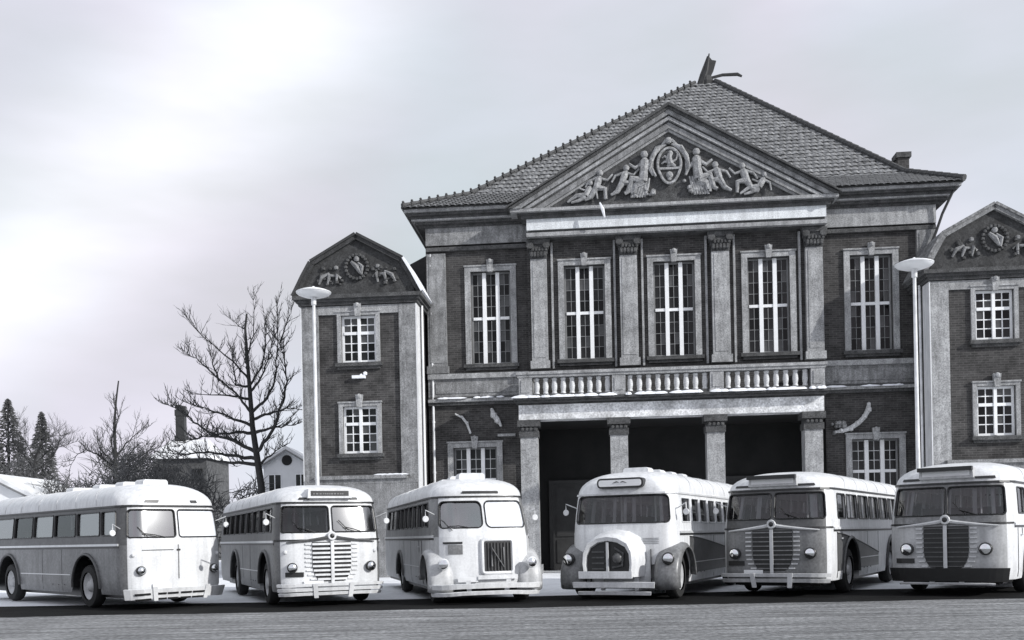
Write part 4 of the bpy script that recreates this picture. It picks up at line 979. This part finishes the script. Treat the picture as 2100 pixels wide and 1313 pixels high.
        for s in (-1, 1):
            a, b_ = sorted((s*.45, s*1.3)); q = MB(); slab(q, sh, a, b_, 1.435, 1.47, .003, .012, 8); q.obj('nose_line', M['bblack'], T)
        if P.get('slot', True):
            q = MB(); slab(q, sh, -1.0, -.62, .66, .76, .004, .02, 3); q.obj('air_intake', M['bblack'], T)
    elif g[0] == 'box':
        q = MB(); gx = .24; ol = rrect(-.33+gx, .33+gx, .64, 1.34, .06, 3); q.v = [tuple(sh.p(u, v, .035)) for u, v in ol]; q.f = [tuple(range(len(ol)))]; q.m = [0]; go = q.obj('radiator_grille', M['bblack'], T)
        ol = edge_pts(ol); ol.append(ol[0]); q = MB(); q.tube([sh.p(u, v, .03) for u, v in ol], .045, 6, cap=False); q.obj('grille_frame', M['bwhite'], go, True)
        for k in range(9): q = MB(); u = gx-.28+.07*k; slab(q, sh, u-.006, u+.006, .66, 1.28, .04, .02, 1, 2); q.obj('grille_bar', M['bdark'], go)
        q = MB(); q.tube([sh.p(gx-.14, .78, .075), sh.p(gx-.14, 1.18, .075), sh.p(gx+.12, .76, .075), sh.p(gx+.12, 1.18, .075)], .02, 5); q.obj('grille_emblem', M['bgrey'], go)
        q = MB(); slab(q, sh, -.2, .65, .52, .6, .05, .03, 6); q.obj('grille_sill', M['bwhite'], T)
        q = MB(); slab(q, sh, -.9, -.5, 1.27, 1.31, .002, .015, 4); q.obj('bonnet_seam', M['bblack'], T)
        q = MB(); slab(q, sh, -.8, -.5, 1.05, 1.25, .002, .01, 3, 2); q.obj('service_flap', M['bgrey'], T)
    elif g[0] == 'open':
        ol = [(-.64,.50),(.46,.50),(.50,.80),(.48,1.08),(.38,1.26),(.16,1.38),(-.08,1.42),(-.34,1.38),(-.55,1.26),(-.66,1.05),(-.68,.80)]
        y0 = sh.p(0, 1.0).y; K = len(ol); cx, cz = -.09, .5
        def lay(f, y, dx=0, dz=0): return [(cx+(x-cx)*f+dx, y, cz+(z-cz)*f+dz) for x, z in ol]
        q = MB(); q.v = lay(1.14, y0+.25, .04)+lay(1.08, y0-.12, 0)+lay(1.0, y0-.40, -.05)+lay(.93, y0-.47, -.06)+lay(.84, y0-.45, -.06)+lay(.82, y0-.36, -.06)
        for L_ in range(5):
            for i in range(K): q.f.append((L_*K+i, L_*K+(i+1)%K, (L_+1)*K+(i+1)%K, (L_+1)*K+i)); q.m.append(0)
        q.obj('bonnet', M['bwhite'], T, True)
        q = MB(); q.v = lay(.83, y0-.37, -.06); q.f = [tuple(range(K))]; q.m = [0]; go = q.obj('engine_opening', M['bblack'], T)
        X0, Y0 = -.15, y0-.37
        boxo('bonnet_strut', (X0-.02, X0+.03, Y0-.09, Y0-.04, .52, 1.24), M['boff'], go)
        for k in range(4):
            boxo('radiator_fin', (X0-.36, X0-.08, Y0-.04, Y0-.01, .66+.12*k, .69+.12*k), M['bdark'], go)
        q = MB(); q.ball((X0+.22, Y0, .9), .13, 10); q.tube([(X0+.1,Y0-.03,.7),(X0+.32,Y0-.05,.74),(X0+.34,Y0-.04,1.0),(X0+.15,Y0-.03,1.12)], .025, 6); q.obj('engine_block', M['bdark'], go, True)
        q = MB(); slab(q, sh, -.70, .42, .53, .63, .58, .06, 8); q.obj('front_crossbar', M['bwhite'], T)
        for k in range(4): q = MB(); slab(q, sh, .5, .85, 1.2+.035*k, 1.208+.035*k, .001, .008, 2); q.obj('louvre', M['bgrey'], T)
    else:
        q = MB(); slab(q, sh, -.012, .012, .66, 1.42, .001, .008, 1, 6); q.obj('bonnet_seam', M['bgrey'], T)
        q = MB(); slab(q, sh, -.82, -.12, 1.3, 1.315, .001, .012, 6); q.obj('bonnet_seam', M['bdark'], T)
        q = MB(); slab(q, sh, -.04, .04, 1.285, 1.32, .001, .02, 1); q.obj('bonnet_catch', M['bblack'], T)
        for a, b_ in ((-.98, -.72), (-.58, -.36), (-.33, -.08), (-.02, .24), (.27, .56)):
            for v in (.27, .37): q = MB(); slab(q, sh, a, b_, v, v+.035, .152, .01, 4); q.obj('bumper_slot', M['bblack'], T)
    if P.get('fender'):
        fm = P.get('fenderm', 'bwhite')
        for s in (-1, 1):
            q = MB(); n, mm = 16, 8; cx = s*(sh.W/2-.14); y0 = ya; vv = []
            for i in range(n+1):
                a = math.radians(-18+196*i/n)
                for j in range(mm+1):
                    f = -1+2*j/mm; rr = P.get('frr', .60)+.12*math.sqrt(max(0, 1-abs(f)**2.6))
                    ex = 1.1 if math.cos(a) > 0 else 1.0
                    vv.append((cx+f*.29, y0-rr*ex*math.cos(a), ZC+rr*math.sin(a)))
            fs = []
            for i in range(n):
                for j in range(mm):
                    k = i*(mm+1)+j; fs.append((k, k+1, k+mm+2, k+mm+1) if True else 0)
            q.add(vv, fs); fo = q.obj('fender', M[fm], T, True)
            me = fo.data; md = fo.modifiers.new('thickness', 'SOLIDIFY'); md.thickness = .03
            # inner cheek closing the fender against the nose
            q = MB(); q.add([(cx-s*.25, y0, ZC)]+[(cx-s*.25, y0-.6*math.cos(math.radians(-18+196*i/n)), ZC+.6*math.sin(math.radians(-18+196*i/n))) for i in range(n+1)], [(0, i+1, i+2) for i in range(n)]); q.obj('fender_cheek', M['bdark'], fo)
    w = P.get('wedge')
    if w:
        for s in (-1, 1):
            q = MB(); vv = []; n = 22; ya_, yb_ = w[1], w[2]
            for i in range(n+1):
                y = ya_+(yb_-ya_)*i/n; f = i/n; top = ZB-.1-w[3]*f**1.3; bot = .52
                d = min(abs(y-ya), abs(y-yr))
                if d < RW+.03: bot = max(bot, ZC+math.sqrt(max(0, (RW+.03)**2-d*d)))
                bot = min(bot, top-.005)
                for j in range(4): vv.append(sh.p(s*sh.su(y), bot+(top-bot)*j/3, .006))
            fs = []
            for i in range(n):
                for j in range(3):
                    k = i*4+j; fs.append((k, k+4, k+5, k+1) if s > 0 else (k, k+1, k+5, k+4))
            q.add(vv, fs); q.obj('side_colour_panel', M[w[0]], T)
            q = MB(); q.tube([sh.p(s*sh.su(ya_+(yb_-ya_)*i/n), ZB-.09-w[3]*(i/n)**1.3, .01) for i in range(n+1)], .014, 5); q.obj('panel_moulding', M['bblack'], T)
    return T

GB = 'parked buses in a row before the building'
bus('parked_bus', 'plain white-nosed bus without grille, shade-darkened grey side, at the far left', GB, (-7.52, 21.86), 46,
    Shell(zt=2.82, rake=.12, bow=.08, RF=.9),
    dict(low=('bwhite', 'bgrey'), up=('bwhite', 'bdark'), grille=('plain',), white_glare=(1,), glare=(0, 8, 9, 11, 13), hatches=(.95, 2.0, 3.3, 4.9), bumper=[(.24, .43, .1, 1.15, 'bwhite')], riser=.62, ya=2.0, yr=6.9,  # white front and dark side put sun and shade into the paint
         wbars=False, side=[(.4, 1.15), (1.24, 2.5), (2.59, 3.85), (3.94, 5.2), (5.29, 6.55), (6.64, 8.4)], visors=((-.8, -.45), (.45, .62)), wipers=((-.8, -.3, .08),), lamp=(.86, .86, .1, .0), doory=.35, indicator=True, mirrors=((-1, 1.78), (1, 1.95)), curtains=.3, wz0=1.58, wz1=2.2))
bus('parked_bus', 'white-nosed bus with striped shield grille, second in the row from the left', GB, (-4.0, 21.49), 24,
    Shell(zt=2.72, rake=.16, bow=.1),
    dict(low=('bwhite', 'bgrey'), up=('bwhite', 'bdark'), grille=('slats', 'bwhite', 'bblack', .045), sign=('dark', .42, 2.42, 2.53), visors=((-.78, -.5), (.55, .75)), bumper=[(.42, .47, .1, 1.12, 'bwhite'), (.33, .385, .1, 1.12, 'bwhite'), (.25, .3, .1, 1.12, 'bwhite')],  # side colours darkened to carry the shaded flank
         lamp=(.86, .86, .11, .03), lampm='bblack', curtains=.9, indicator=True, ya=1.4, yr=5.9, sweep='bdark', glare=(1,), side=[(.5, 1.15), (1.27, 2.1), (2.22, 3.05), (3.17, 4.0), (4.12, 4.95), (5.07, 5.9), (6.02, 6.85), (6.97, 8.3)]))
bus('parked_bus', 'white bus with dark square radiator and separate round wings', GB, (-.60, 21.35), 14,
    Shell(W=2.2, zt=2.74, r0=.5, rake=.34, bow=.16, RF=1.3, belly=.05),
    dict(low=('bwhite', 'bmid'), up=('bwhite', 'bgrey'), grille=('box',), white_glare=(1,), glare=(0,), scale=1.03, hatches=(1.2, 2.3, 3.6), bumper=[(.36, .43, .3, 1.0, 'bwhite'), (.26, .31, .3, 1.0, 'bwhite')], riser=.42, fender=True, fenderm='bmid', ya=.62, yr=5.4, wr=.12,  # greyer side tones stand for shade on the left flank
         wsu=1.0, wz0=1.6, wz1=2.18, lamp=(.80, .84, .12, .27), lampm='bwhite', side=[(.6, 1.3), (1.42, 2.1), (2.22, 2.9), (3.02, 3.7), (3.82, 4.5), (4.62, 5.3), (5.42, 6.1), (6.22, 8.2)], wipers=((-.8, -.35, .02),), visors=((-.5, .45),), curtains=.8, doors=(-1,), doory=1.6, mirrors=((-1, 1.9), (1, 1.9))))
bus('parked_bus', 'pale bus with open engine bay, oval destination box and dark round wings', GB, (2.43, 21.7), -25,
    Shell(W=2.4, zt=2.80, r0=.36, rake=.12, bow=.07, RF=.9),
    dict(low=('bwhite', 'bwhite'), up=('bwhite', 'bwhite'), grille=('open',), hatches=(1.1, 2.1, 3.1, 4.1), sign=('oval', .52, 2.40, 2.62), split=0, wsu=1.1, scale=1.03, frr=.65, wz0=1.64, wz1=2.24, wr=.1, bumper=[(.36, .43, .56, .85, 'bwhite'), (.26, .30, .54, .8, 'boff')], fender=True, fenderm='fend', veil=True, ya=.5, yr=5.9,
         lamp=(.98, .88, .13, .3), side=[(.55, 1.3), (1.42, 2.1), (2.2, 2.9), (3.0, 3.7), (3.8, 4.5), (4.6, 5.3), (5.4, 6.1), (6.2, 8.2)], wedge=('bdark', 1.15, 5.2, .35), wipers=(), curtains=.3, doors=(-1,), doory=1.4, sgasket='bwhite', sbar='bwhite', gutter='boff', mirrors=((-1, 2.0), (1, 1.95)), white_glare=()))
bus('parked_bus', 'dark-nosed bus with striped grille and white side, second from the right', GB, (5.80, 21.64), -32,
    Shell(zt=2.70, rake=.16, bow=.1),
    dict(tick='boff', veil=True, scale=1.04, low=('bgrey', 'bwhite'), up=('bdark', 'bwhite'), grille=('slats', 'bgrey', 'bblack', .02), sign=('light', .45, 2.4, 2.52), signbox='bmid', bumper=[(.4, .46, .1, 1.12, 'boff'), (.3, .36, .1, 1.12, 'bmid')], lamp=(.8, .92, .12, .05), wedge=('bdark', .55, 4.6, .5), ya=1.75, yr=6.3,
         gutter='bblack', belt='bwhite', curtains=.35, mirrors=((-1, 1.95),), wipers=((.25, .6, .12),), visors=((-.95, -.6), (.6, .95)), sweep='boff', wz0=1.64, sbar='bwhite'))
bus('parked_bus', 'light grey nosed bus with dark shield grille, cut by the right edge', GB, (9.25, 20.74), -38,
    Shell(zt=2.74, rake=.16, bow=.1),
    dict(tick='boff', veil=True, scale=1.05, low=('bmid', 'bwhite'), up=('bgrey', 'bwhite'), grille=('slats', 'bdark', 'bblack', .018), sign=('light', .45, 2.42, 2.54), signbox='bmid', split=.02, bumper=[(.28, .52, .06, 1.1, 'bblack'), (.24, .265, .12, .9, 'bmid')], riser=.3, riser_out=0, lamp=(.74, .95, .125, .05), ya=1.75, yr=6.3,
         gutter='bblack', belt='bwhite', curtains=.5, mirrors=(), wipers=((.25, .6, .1),), visors=((-.98, -.62), (.62, .98)), sweep='boff', wz0=1.62, rimm='bwhite'))

# ------------------------------------------------------------------ lamps
def lamp(x, y, label, r=.56):
    T = thing('street_lamp', label, 'street lamp', (x, y, 0), 0, 'mushroom lamps on tall posts')
    q = MB(); q.lathe([(.11,0),(.11,.9),(.075,1.0),(.06,5),(.05,9.25)], n=12); q.obj('post', M['post'], T, True)
    q = MB(); q.lathe([(.05,9.2),(.085,9.22),(.085,9.42),(.12,9.45)], n=12); q.obj('collar', M['post'], T, True)
    q = MB(); q.lathe([(.12,9.46),(r*.6,9.49),(r*.93,9.56),(r,9.61)], n=24); q.obj('lens_bowl', M['lampwhite'], T, True)
    q = MB(); q.lathe([(r+.015,9.612),(r+.015,9.635),(r*.8,9.69),(r*.45,9.75),(r*.15,9.78),(.03,9.83)], n=24); q.obj('lamp_hood', M['lampwhite'], T, True)
lamp(-6.39, 32.2, 'tall white mushroom street lamp standing before the left brick tower')
lamp(12.62, 30.2, 'tall white mushroom street lamp at the right, between portico building and right tower')

# ------------------------------------------------------------------ bare trees
TREE_MAIN =(-10.75,42, [[(0.0,0,3.79),(-0.15,0.0,4.99),(-0.33,0.0,6.4),(-0.41,0.0,7.88),(-0.49,0.0,9.22),(-0.56,0.0,10.63),(-0.48,0.0,11.26)],[(-0.32,0,6.96),(-0.76,-0.23,7.61),(-1.66,-0.59,8.47),(-2.42,-0.89,9.19),(-2.84,-1.04,9.48)],[(-0.4,0,8.44),(-1.01,-0.41,9.16),(-1.98,-0.98,10.02),(-2.53,-1.37,10.74)],[(-0.29,0,6.89),(0.36,-0.11,7.58),(0.73,-0.21,8.42),(0.94,-0.38,9.89),(0.97,-0.56,11.44)],[(0.03,0,5.27),(0.54,-0.35,6.03),(1.2,-0.89,7.29),(1.5,-1.22,8.12),(1.45,-1.63,9.18),(1.18,-1.91,9.89)],[(-0.19,0,8.16),(0.25,-0.39,8.85),(0.55,-0.91,9.9),(0.63,-1.28,10.68)],[(-0.36,0,6.47),(-1.34,-0.11,6.84),(-2.18,-0.21,7.14),(-2.88,-0.29,7.37)],[(-0.18,0,5.2),(-1.36,0.62,5.86),(-2.76,1.31,6.38),(-3.59,1.79,7.03),(-4.28,2.19,7.54),(-4.84,2.46,7.76)],[(-0.18,0,4.92),(-1.37,0.41,5.22),(-2.43,0.76,5.39),(-3.62,1.15,5.38),(-4.75,1.53,5.5)],[(-0.25,0,5.34),(-1.01,0.26,5.78),(-1.71,0.47,6.04),(-2.76,0.78,6.1),(-3.83,1.11,5.77)],[(0.02,0,4.77),(0.45,-0.17,5.12),(1.02,-0.37,5.46)],[(-0.15,0,6.82),(0.42,0.02,6.95),(1.13,0.05,7.15),(1.9,0.08,7.1)],[(-0.09,0,6.26),(0.76,-0.21,6.31),(1.68,-0.44,6.43)],[(-0.3,0,6.19),(-1.07,-0.28,6.13),(-1.85,-0.56,6.01),(-2.56,-0.83,5.81)],[(-0.62,0,7.6),(-1.32,-0.31,7.72),(-2.59,-0.86,7.71)],[(-0.44,0,9.57),(-0.15,-0.24,10.27),(-0.01,-0.68,11.67)],[(-0.43,0,8.58),(-0.66,0.32,9.22),(-0.82,0.82,10.28)],[(-0.56,0,10.63),(-0.77,0.08,10.7),(-1.26,0.32,11.14)],[(-0.9,0,8.03),(-1.03,0.07,8.17),(-1.19,0.36,9.02),(-1.28,0.6,9.73)],[(-1.73,0,8.4),(-2.0,0.23,9.04),(-2.2,0.43,9.61)],[(0.94,0,10.04),(1.27,-0.28,10.8),(1.56,-0.47,11.29)],[(-0.3,0,7.81),(0.1,-0.16,8.43),(0.46,-0.32,9.13),(0.77,-0.56,10.25)],[(-0.19,0,4.81),(-1.24,0.15,4.87),(-2.78,0.37,5.11),(-4.19,0.56,5.0)]] )
TREE_SMALL =(-22.32,55, [[(0.01,0,4.86),(0.04,0.0,6.71),(0.02,0.0,8.09),(0.14,0.0,9.47),(0.31,0.0,10.66)],[(0.06,0,6.43),(0.75,0.29,7.34),(1.36,0.51,7.97)],[(-0.03,0,5.6),(-0.57,0.31,6.16),(-1.3,0.64,6.64),(-2.03,0.95,6.89),(-2.77,1.26,6.58),(-3.34,1.68,5.67)],[(-0.03,0,5.42),(-0.76,0.39,5.98),(-1.12,0.58,6.27)],[(0.06,0,5.32),(1.36,-0.62,5.76),(2.11,-1.04,6.3)],[(-0.38,0,6.16),(-0.74,0.08,6.72),(-1.01,0.15,7.28)],[(0.07,0,5.69),(0.91,0.18,6.14),(1.84,0.39,6.76),(2.68,0.56,7.02)],[(-0.01,0,6.34),(-0.18,0.01,7.17),(-0.02,0.01,8.0)],[(0.13,0,7.63),(0.4,-0.34,8.54),(0.37,-0.6,9.28)]] )
TREE_LEFT =(-29.27,60, [[(-0.0,0,5.07),(-0.03,0.0,6.28),(0.03,0.0,6.88),(0.4,0.0,7.68)],[(0.01,0,6.68),(0.71,-0.05,8.07),(1.62,-0.07,8.18)],[(0.0,0,6.78),(-0.3,-0.48,7.79),(-0.59,-0.86,8.6)],[(0.01,0,6.48),(0.8,0.6,7.47),(1.41,0.91,7.66)],[(-0.01,0,6.08),(-0.72,0.44,6.9),(-1.22,0.69,7.31)],[(0.01,0,6.08),(0.88,0.06,6.66),(1.19,0.09,7.16)]] )

def bare_tree(name, label, data, rt, twn, seed, group=None, ln=(.5, 1.3), dep=2):
    bx, Y, lines = data; rr = random.Random(seed)
    T = thing(name, label, 'tree', (bx, Y, 0), 0, group)
    tk = [Vector(p) for p in lines[0]]; tk = [Vector((tk[0].x+.12, 0, -.05))]+tk
    H = tk[-1].z
    q = MB(); q.tube(tk, [rt*(1-.86*(p.z/H))+.012 for p in tk], 10); q.obj('trunk', M['bark'], T, True)
    tw = MB()
    def twig(p, d, l, r, dep):
        d = d.normalized(); pts = [p]; n = 4
        for k in range(n):
            d = (d+Vector((rr.uniform(-.25,.25), rr.uniform(-.25,.25), rr.uniform(-.1,.28)))).normalized(); pts.append(pts[-1]+d*l/n)
        tw.tube(pts, [r*(1-.7*k/n) for k in range(n+1)], 4, cap=False)
        if dep > 0:
            for k in range(1, n+1):
                for _ in range(rr.choice((1, 1, 2))):
                    s = Vector((rr.uniform(-1,1), rr.uniform(-1,1), rr.uniform(-.3,.8)))
                    twig(pts[k], d*.8+s*.8, l*rr.uniform(.35,.6), r*.6, dep-1)
    for ln_ in lines[1:]:
        P_ = [Vector(p) for p in ln_]
        # pull the limb's foot to the trunk
        z = P_[0].z; base = min(((tk[i].lerp(tk[i+1], f/5)) for i in range(len(tk)-1) for f in range(6)), key=lambda t_: (t_-P_[0]).length)
        if (base-P_[0]).length < 1.2: P_[0] = base
        L_ = sum((P_[i+1]-P_[i]).length for i in range(len(P_)-1)); r0 = min(rt*(1-.86*P_[0].z/H)*.62+.015, .03+.03*L_)
        sm = []
        for i in range(len(P_)-1):
            for f in range(4):
                p = P_[i].lerp(P_[i+1], f/4); sm.append(p+Vector((rr.uniform(-.04,.04), rr.uniform(-.04,.04), rr.uniform(-.04,.04))) if (i or f) else p)
        sm.append(P_[-1]); n = len(sm)
        q = MB(); q.tube(sm, [r0*(1-.88*(k/(n-1))**.8) for k in range(n)], 6); q.obj('limb', M['bark'], T, True)
        for k in range(2, n):
            for _ in range(twn):
                d = (sm[k]-sm[k-1]).normalized(); s = Vector((rr.uniform(-1,1), rr.uniform(-1,1), rr.uniform(-.2,.9)))
                twig(sm[k], d*.7+s*.9, rr.uniform(*ln), r0*.22+.004, dep)
        d = (sm[-1]-sm[-2]); twig(sm[-1], d, rr.uniform(*ln)*.7, r0*.2+.006, 1)
    o = tw.obj('twigs', M['twig'], T); o['kind'] = 'stuff'
    return T
bare_tree('bare_tree', 'large bare deciduous tree with spreading limbs left of the brick tower', TREE_MAIN, .2, 2, 3, ln=(.3, .85), dep=1)
bare_tree('bare_tree', 'small bare tree with one upright leader and an arching limb, above the far-left bus', TREE_SMALL, .18, 1, 5, ln=(.4, 1.1))
bare_tree('bare_tree', 'scrubby bare tree beside the conifers at the far left', TREE_LEFT, .2, 2, 7, ln=(.5, 1.4))

def conifer(x, y, h, w, label, seed):
    rr = random.Random(seed); T = thing('conifer', label, 'tree', (x, y, 0), 0, 'dark conifers at the far left')
    q = MB(); q.tube([(0,0,0),(0,0,h)], [.22,.03], 7); q.obj('trunk', M['bark'], T)
    q = MB(); n = int(h*190)
    for i in range(n):
        f = rr.random()**.75; z = h*(.12+.88*f); rad = w*(1-f)**.8*rr.uniform(.35,1.08)+.05; a = rr.uniform(0, 2*PI)
        c = Vector((rad*math.cos(a), rad*math.sin(a), z)); l = rr.uniform(.25,.6)*(1.2-f*.6); d = Vector((math.cos(a), math.sin(a), rr.uniform(-.7,.2))).normalized()*l; s = Vector((-math.sin(a), math.cos(a), rr.uniform(-.4,.4)))*l*.35
        q.add([c-d*.5-s*.5, c+d*.5, c-d*.5+s*.5, c-d*.1+Vector((0,0,l*.25))], [(0,1,2),(0,1,3),(1,2,3)])
    o = q.obj('needles', M['fir'], T); o['kind'] = 'stuff'
conifer(-36.0, 70, 12.0, 2.6, 'taller dark conifer at the left edge', 1)
conifer(-33.6, 70, 11.0, 1.9, 'narrower pointed conifer right of the left-edge conifer', 2)
conifer(-38.6, 72, 11.4, 2.6, 'dark conifer cut by the left edge of the picture', 8)

def bush(x, y, h, w, label, seed, dens=1.0, cat='bush'):
    rr = random.Random(seed); T = thing('bare_bush', label, cat, (x, y, 0), 0, 'leafless bushes behind the left buses')
    st = MB()
    for i in range(7):
        a = rr.uniform(0, 2*PI); st.tube([(0,0,0),(.15*w*math.cos(a), .15*w*math.sin(a), h*.3),(.5*w*math.cos(a)*rr.random(), .5*w*math.sin(a), h*.8)], [.09,.06,.02], 5)
    st.obj('stems', M['bark'], T)
    q = MB(); n = int(650*dens)
    for i in range(n):
        a = rr.uniform(0, 2*PI); e = rr.random()**.5; z = h*rr.uniform(.15, 1.0); k = math.sqrt(max(0, 1-(z/h-.45)**2*2.6)); 
        p = Vector((w*.5*e*k*math.cos(a), w*.5*e*k*math.sin(a), z*rr.uniform(.85,1.04)))
        d = Vector((rr.uniform(-1,1), rr.uniform(-1,1), rr.uniform(-.2,1.2))).normalized()*rr.uniform(.4,1.1)
        q.tube([p, p+d*.5+Vector((0,0,.05)), p+d], [.024,.016,.006], 3, cap=False)
    o = q.obj('twigs', M['shrub'], T); o['kind'] = 'stuff'
bs = [(-17.6,46,5.4,3.6,'dense bare bush left of the large bare tree',1.9),(-15.2,47,4.7,3.0,'bare bush just left of the large tree trunk',1.2),(-20.3,48,4.4,3.2,'low bare bush between the two bare trees',1.0),
      (-24.0,52,4.9,3.0,'bare bush under the small bare tree',1.3),(-27.0,54,4.4,2.8,'low bare bush right of the scrubby tree',1.0),(-29.5,58,6.2,3.6,'tangled bare bush below the conifers',1.6),
      (-33.5,60,6.4,4.2,'wide bare bush at the left edge below the conifers',2.0),(-25.4,66,8.3,4.6,'wide dark bush in front of the chimney house',2.4),(-12.3,46,4.2,2.4,'bare bush right of the large tree trunk, before the white gable',.6),(-21.8,50,4.6,2.6,'thin bare bush behind the roof of the left bus',.8),(-22.6,56,6.6,4.4,'broad bare bush before the low house with the chimney',1.7),(-19.0,54,6.0,3.6,'rounded bare bush between the low house and the large tree',1.4),(-31.4,64,8.0,3.4,'tall bare bush right of the conifers',1.2)]
for i, (x, y, h, w, l, d) in enumerate(bs): bush(x, y, h, w, l, 20+i, d)

# ------------------------------------------------------------------ houses beyond
def gable_house(name, label, x, y, w, zt, ez, depth, round_win=True, wins=(), front_m='render'):
    T = thing(name, label, 'house', (x, y, 0))
    b = MB(); b.prism([(-w/2, 0), (w/2, 0), (w/2, ez), (0, zt), (-w/2, ez)], 0, depth); b.obj('wall', M[front_m], T)
    for s in (-1, 1):
        b = MB(); b.prism([(0, zt+.02), (s*(w/2+.3), ez-.3*(zt-ez)/(w/2)+.02), (s*(w/2+.3), ez-.3*(zt-ez)/(w/2)+.2), (0, zt+.22)], -.3, depth+.3); b.obj('roof', M['houseroof'], T)
        b = MB(); b.prism([(0, zt+.0), (s*(w/2+.3), ez-.3*(zt-ez)/(w/2)+.0), (s*(w/2+.3), ez-.3*(zt-ez)/(w/2)-.1), (0, zt-.1)], -.3, -.22); b.obj('barge_board', M['bgrey'], T)
    if round_win:
        q = MB(); q.lathe([(.32,-.04),(.32,.0)], (0,0,ez+.25), 'y', 16); wo = q.obj('window', M['dark'], T)
    for wx, wz, ww, wh in wins:
        q = MB(); q.box(wx-ww/2-.06, wx+ww/2+.06, -.06, -.003, wz-.06, wz+wh+.06); wo = q.obj('window', M['white'], T)
        q = MB(); q.box(wx-ww/2, wx+ww/2, -.08, -.063, wz, wz+wh); q.obj('pane', M['pane'], wo)
        q = MB(); q.box(wx-.03, wx+.03, -.1, -.083, wz, wz+wh); q.obj('glazing_bar', M['white'], wo)
    return T
gable_house('white_house', 'small white gabled house with a round attic window beside the left brick tower', -13.75, 60, 2.9, 7.05, 6.15, 7, True, ((-.75, 4.4, .7, 1.1), (.85, 4.4, .6, 1.1)))
H2 = thing('low_house', 'low pale-roofed house with a tall dark chimney stack behind the trees', 'house', (-25.6, 76, 0))
b = MB(); b.box(-2.3, 1.9, 0, 6, 0, 8.2); b.obj('wall', M['stone_dark'], H2)
b = MB(); b.add([(-2.6,-.4,8.0),(2.2,-.4,8.0),(1.2,3,9.8),(-1.8,3,9.8),(-2.6,6.4,8.0),(2.2,6.4,8.0)], [(0,1,2,3),(5,4,3,2),(4,0,3),(1,5,2)]); b.obj('roof', M['houseroof'], H2)
b = MB(); b.box(-1.45,-.55,2.6,3.3,9.7,10.1); b.box(-1.35,-.65,2.65,3.25,10.1,11.7); b.box(-1.4,-.5,2.6,3.3,11.7,12.2); b.box(-1.3,-.95,2.7,3.2,12.2,12.6); b.box(-.88,-.6,2.7,3.2,12.2,12.5); b.obj('chimney', M['iron'], H2)
for x in (-1.6, 1.2): q = MB(); q.box(x-.4, x+.4, -.05, -.003, 6.2, 7.2); q.obj('window', M['pane'], H2)
gable_house('snowy_house', 'pale roof of a low house at the left edge behind the bus', -26.6, 50, 4.2, 5.0, 3.9, 7, False, ((-.9, 1.6, .9, 1.1), (.9, 1.6, .9, 1.1)))
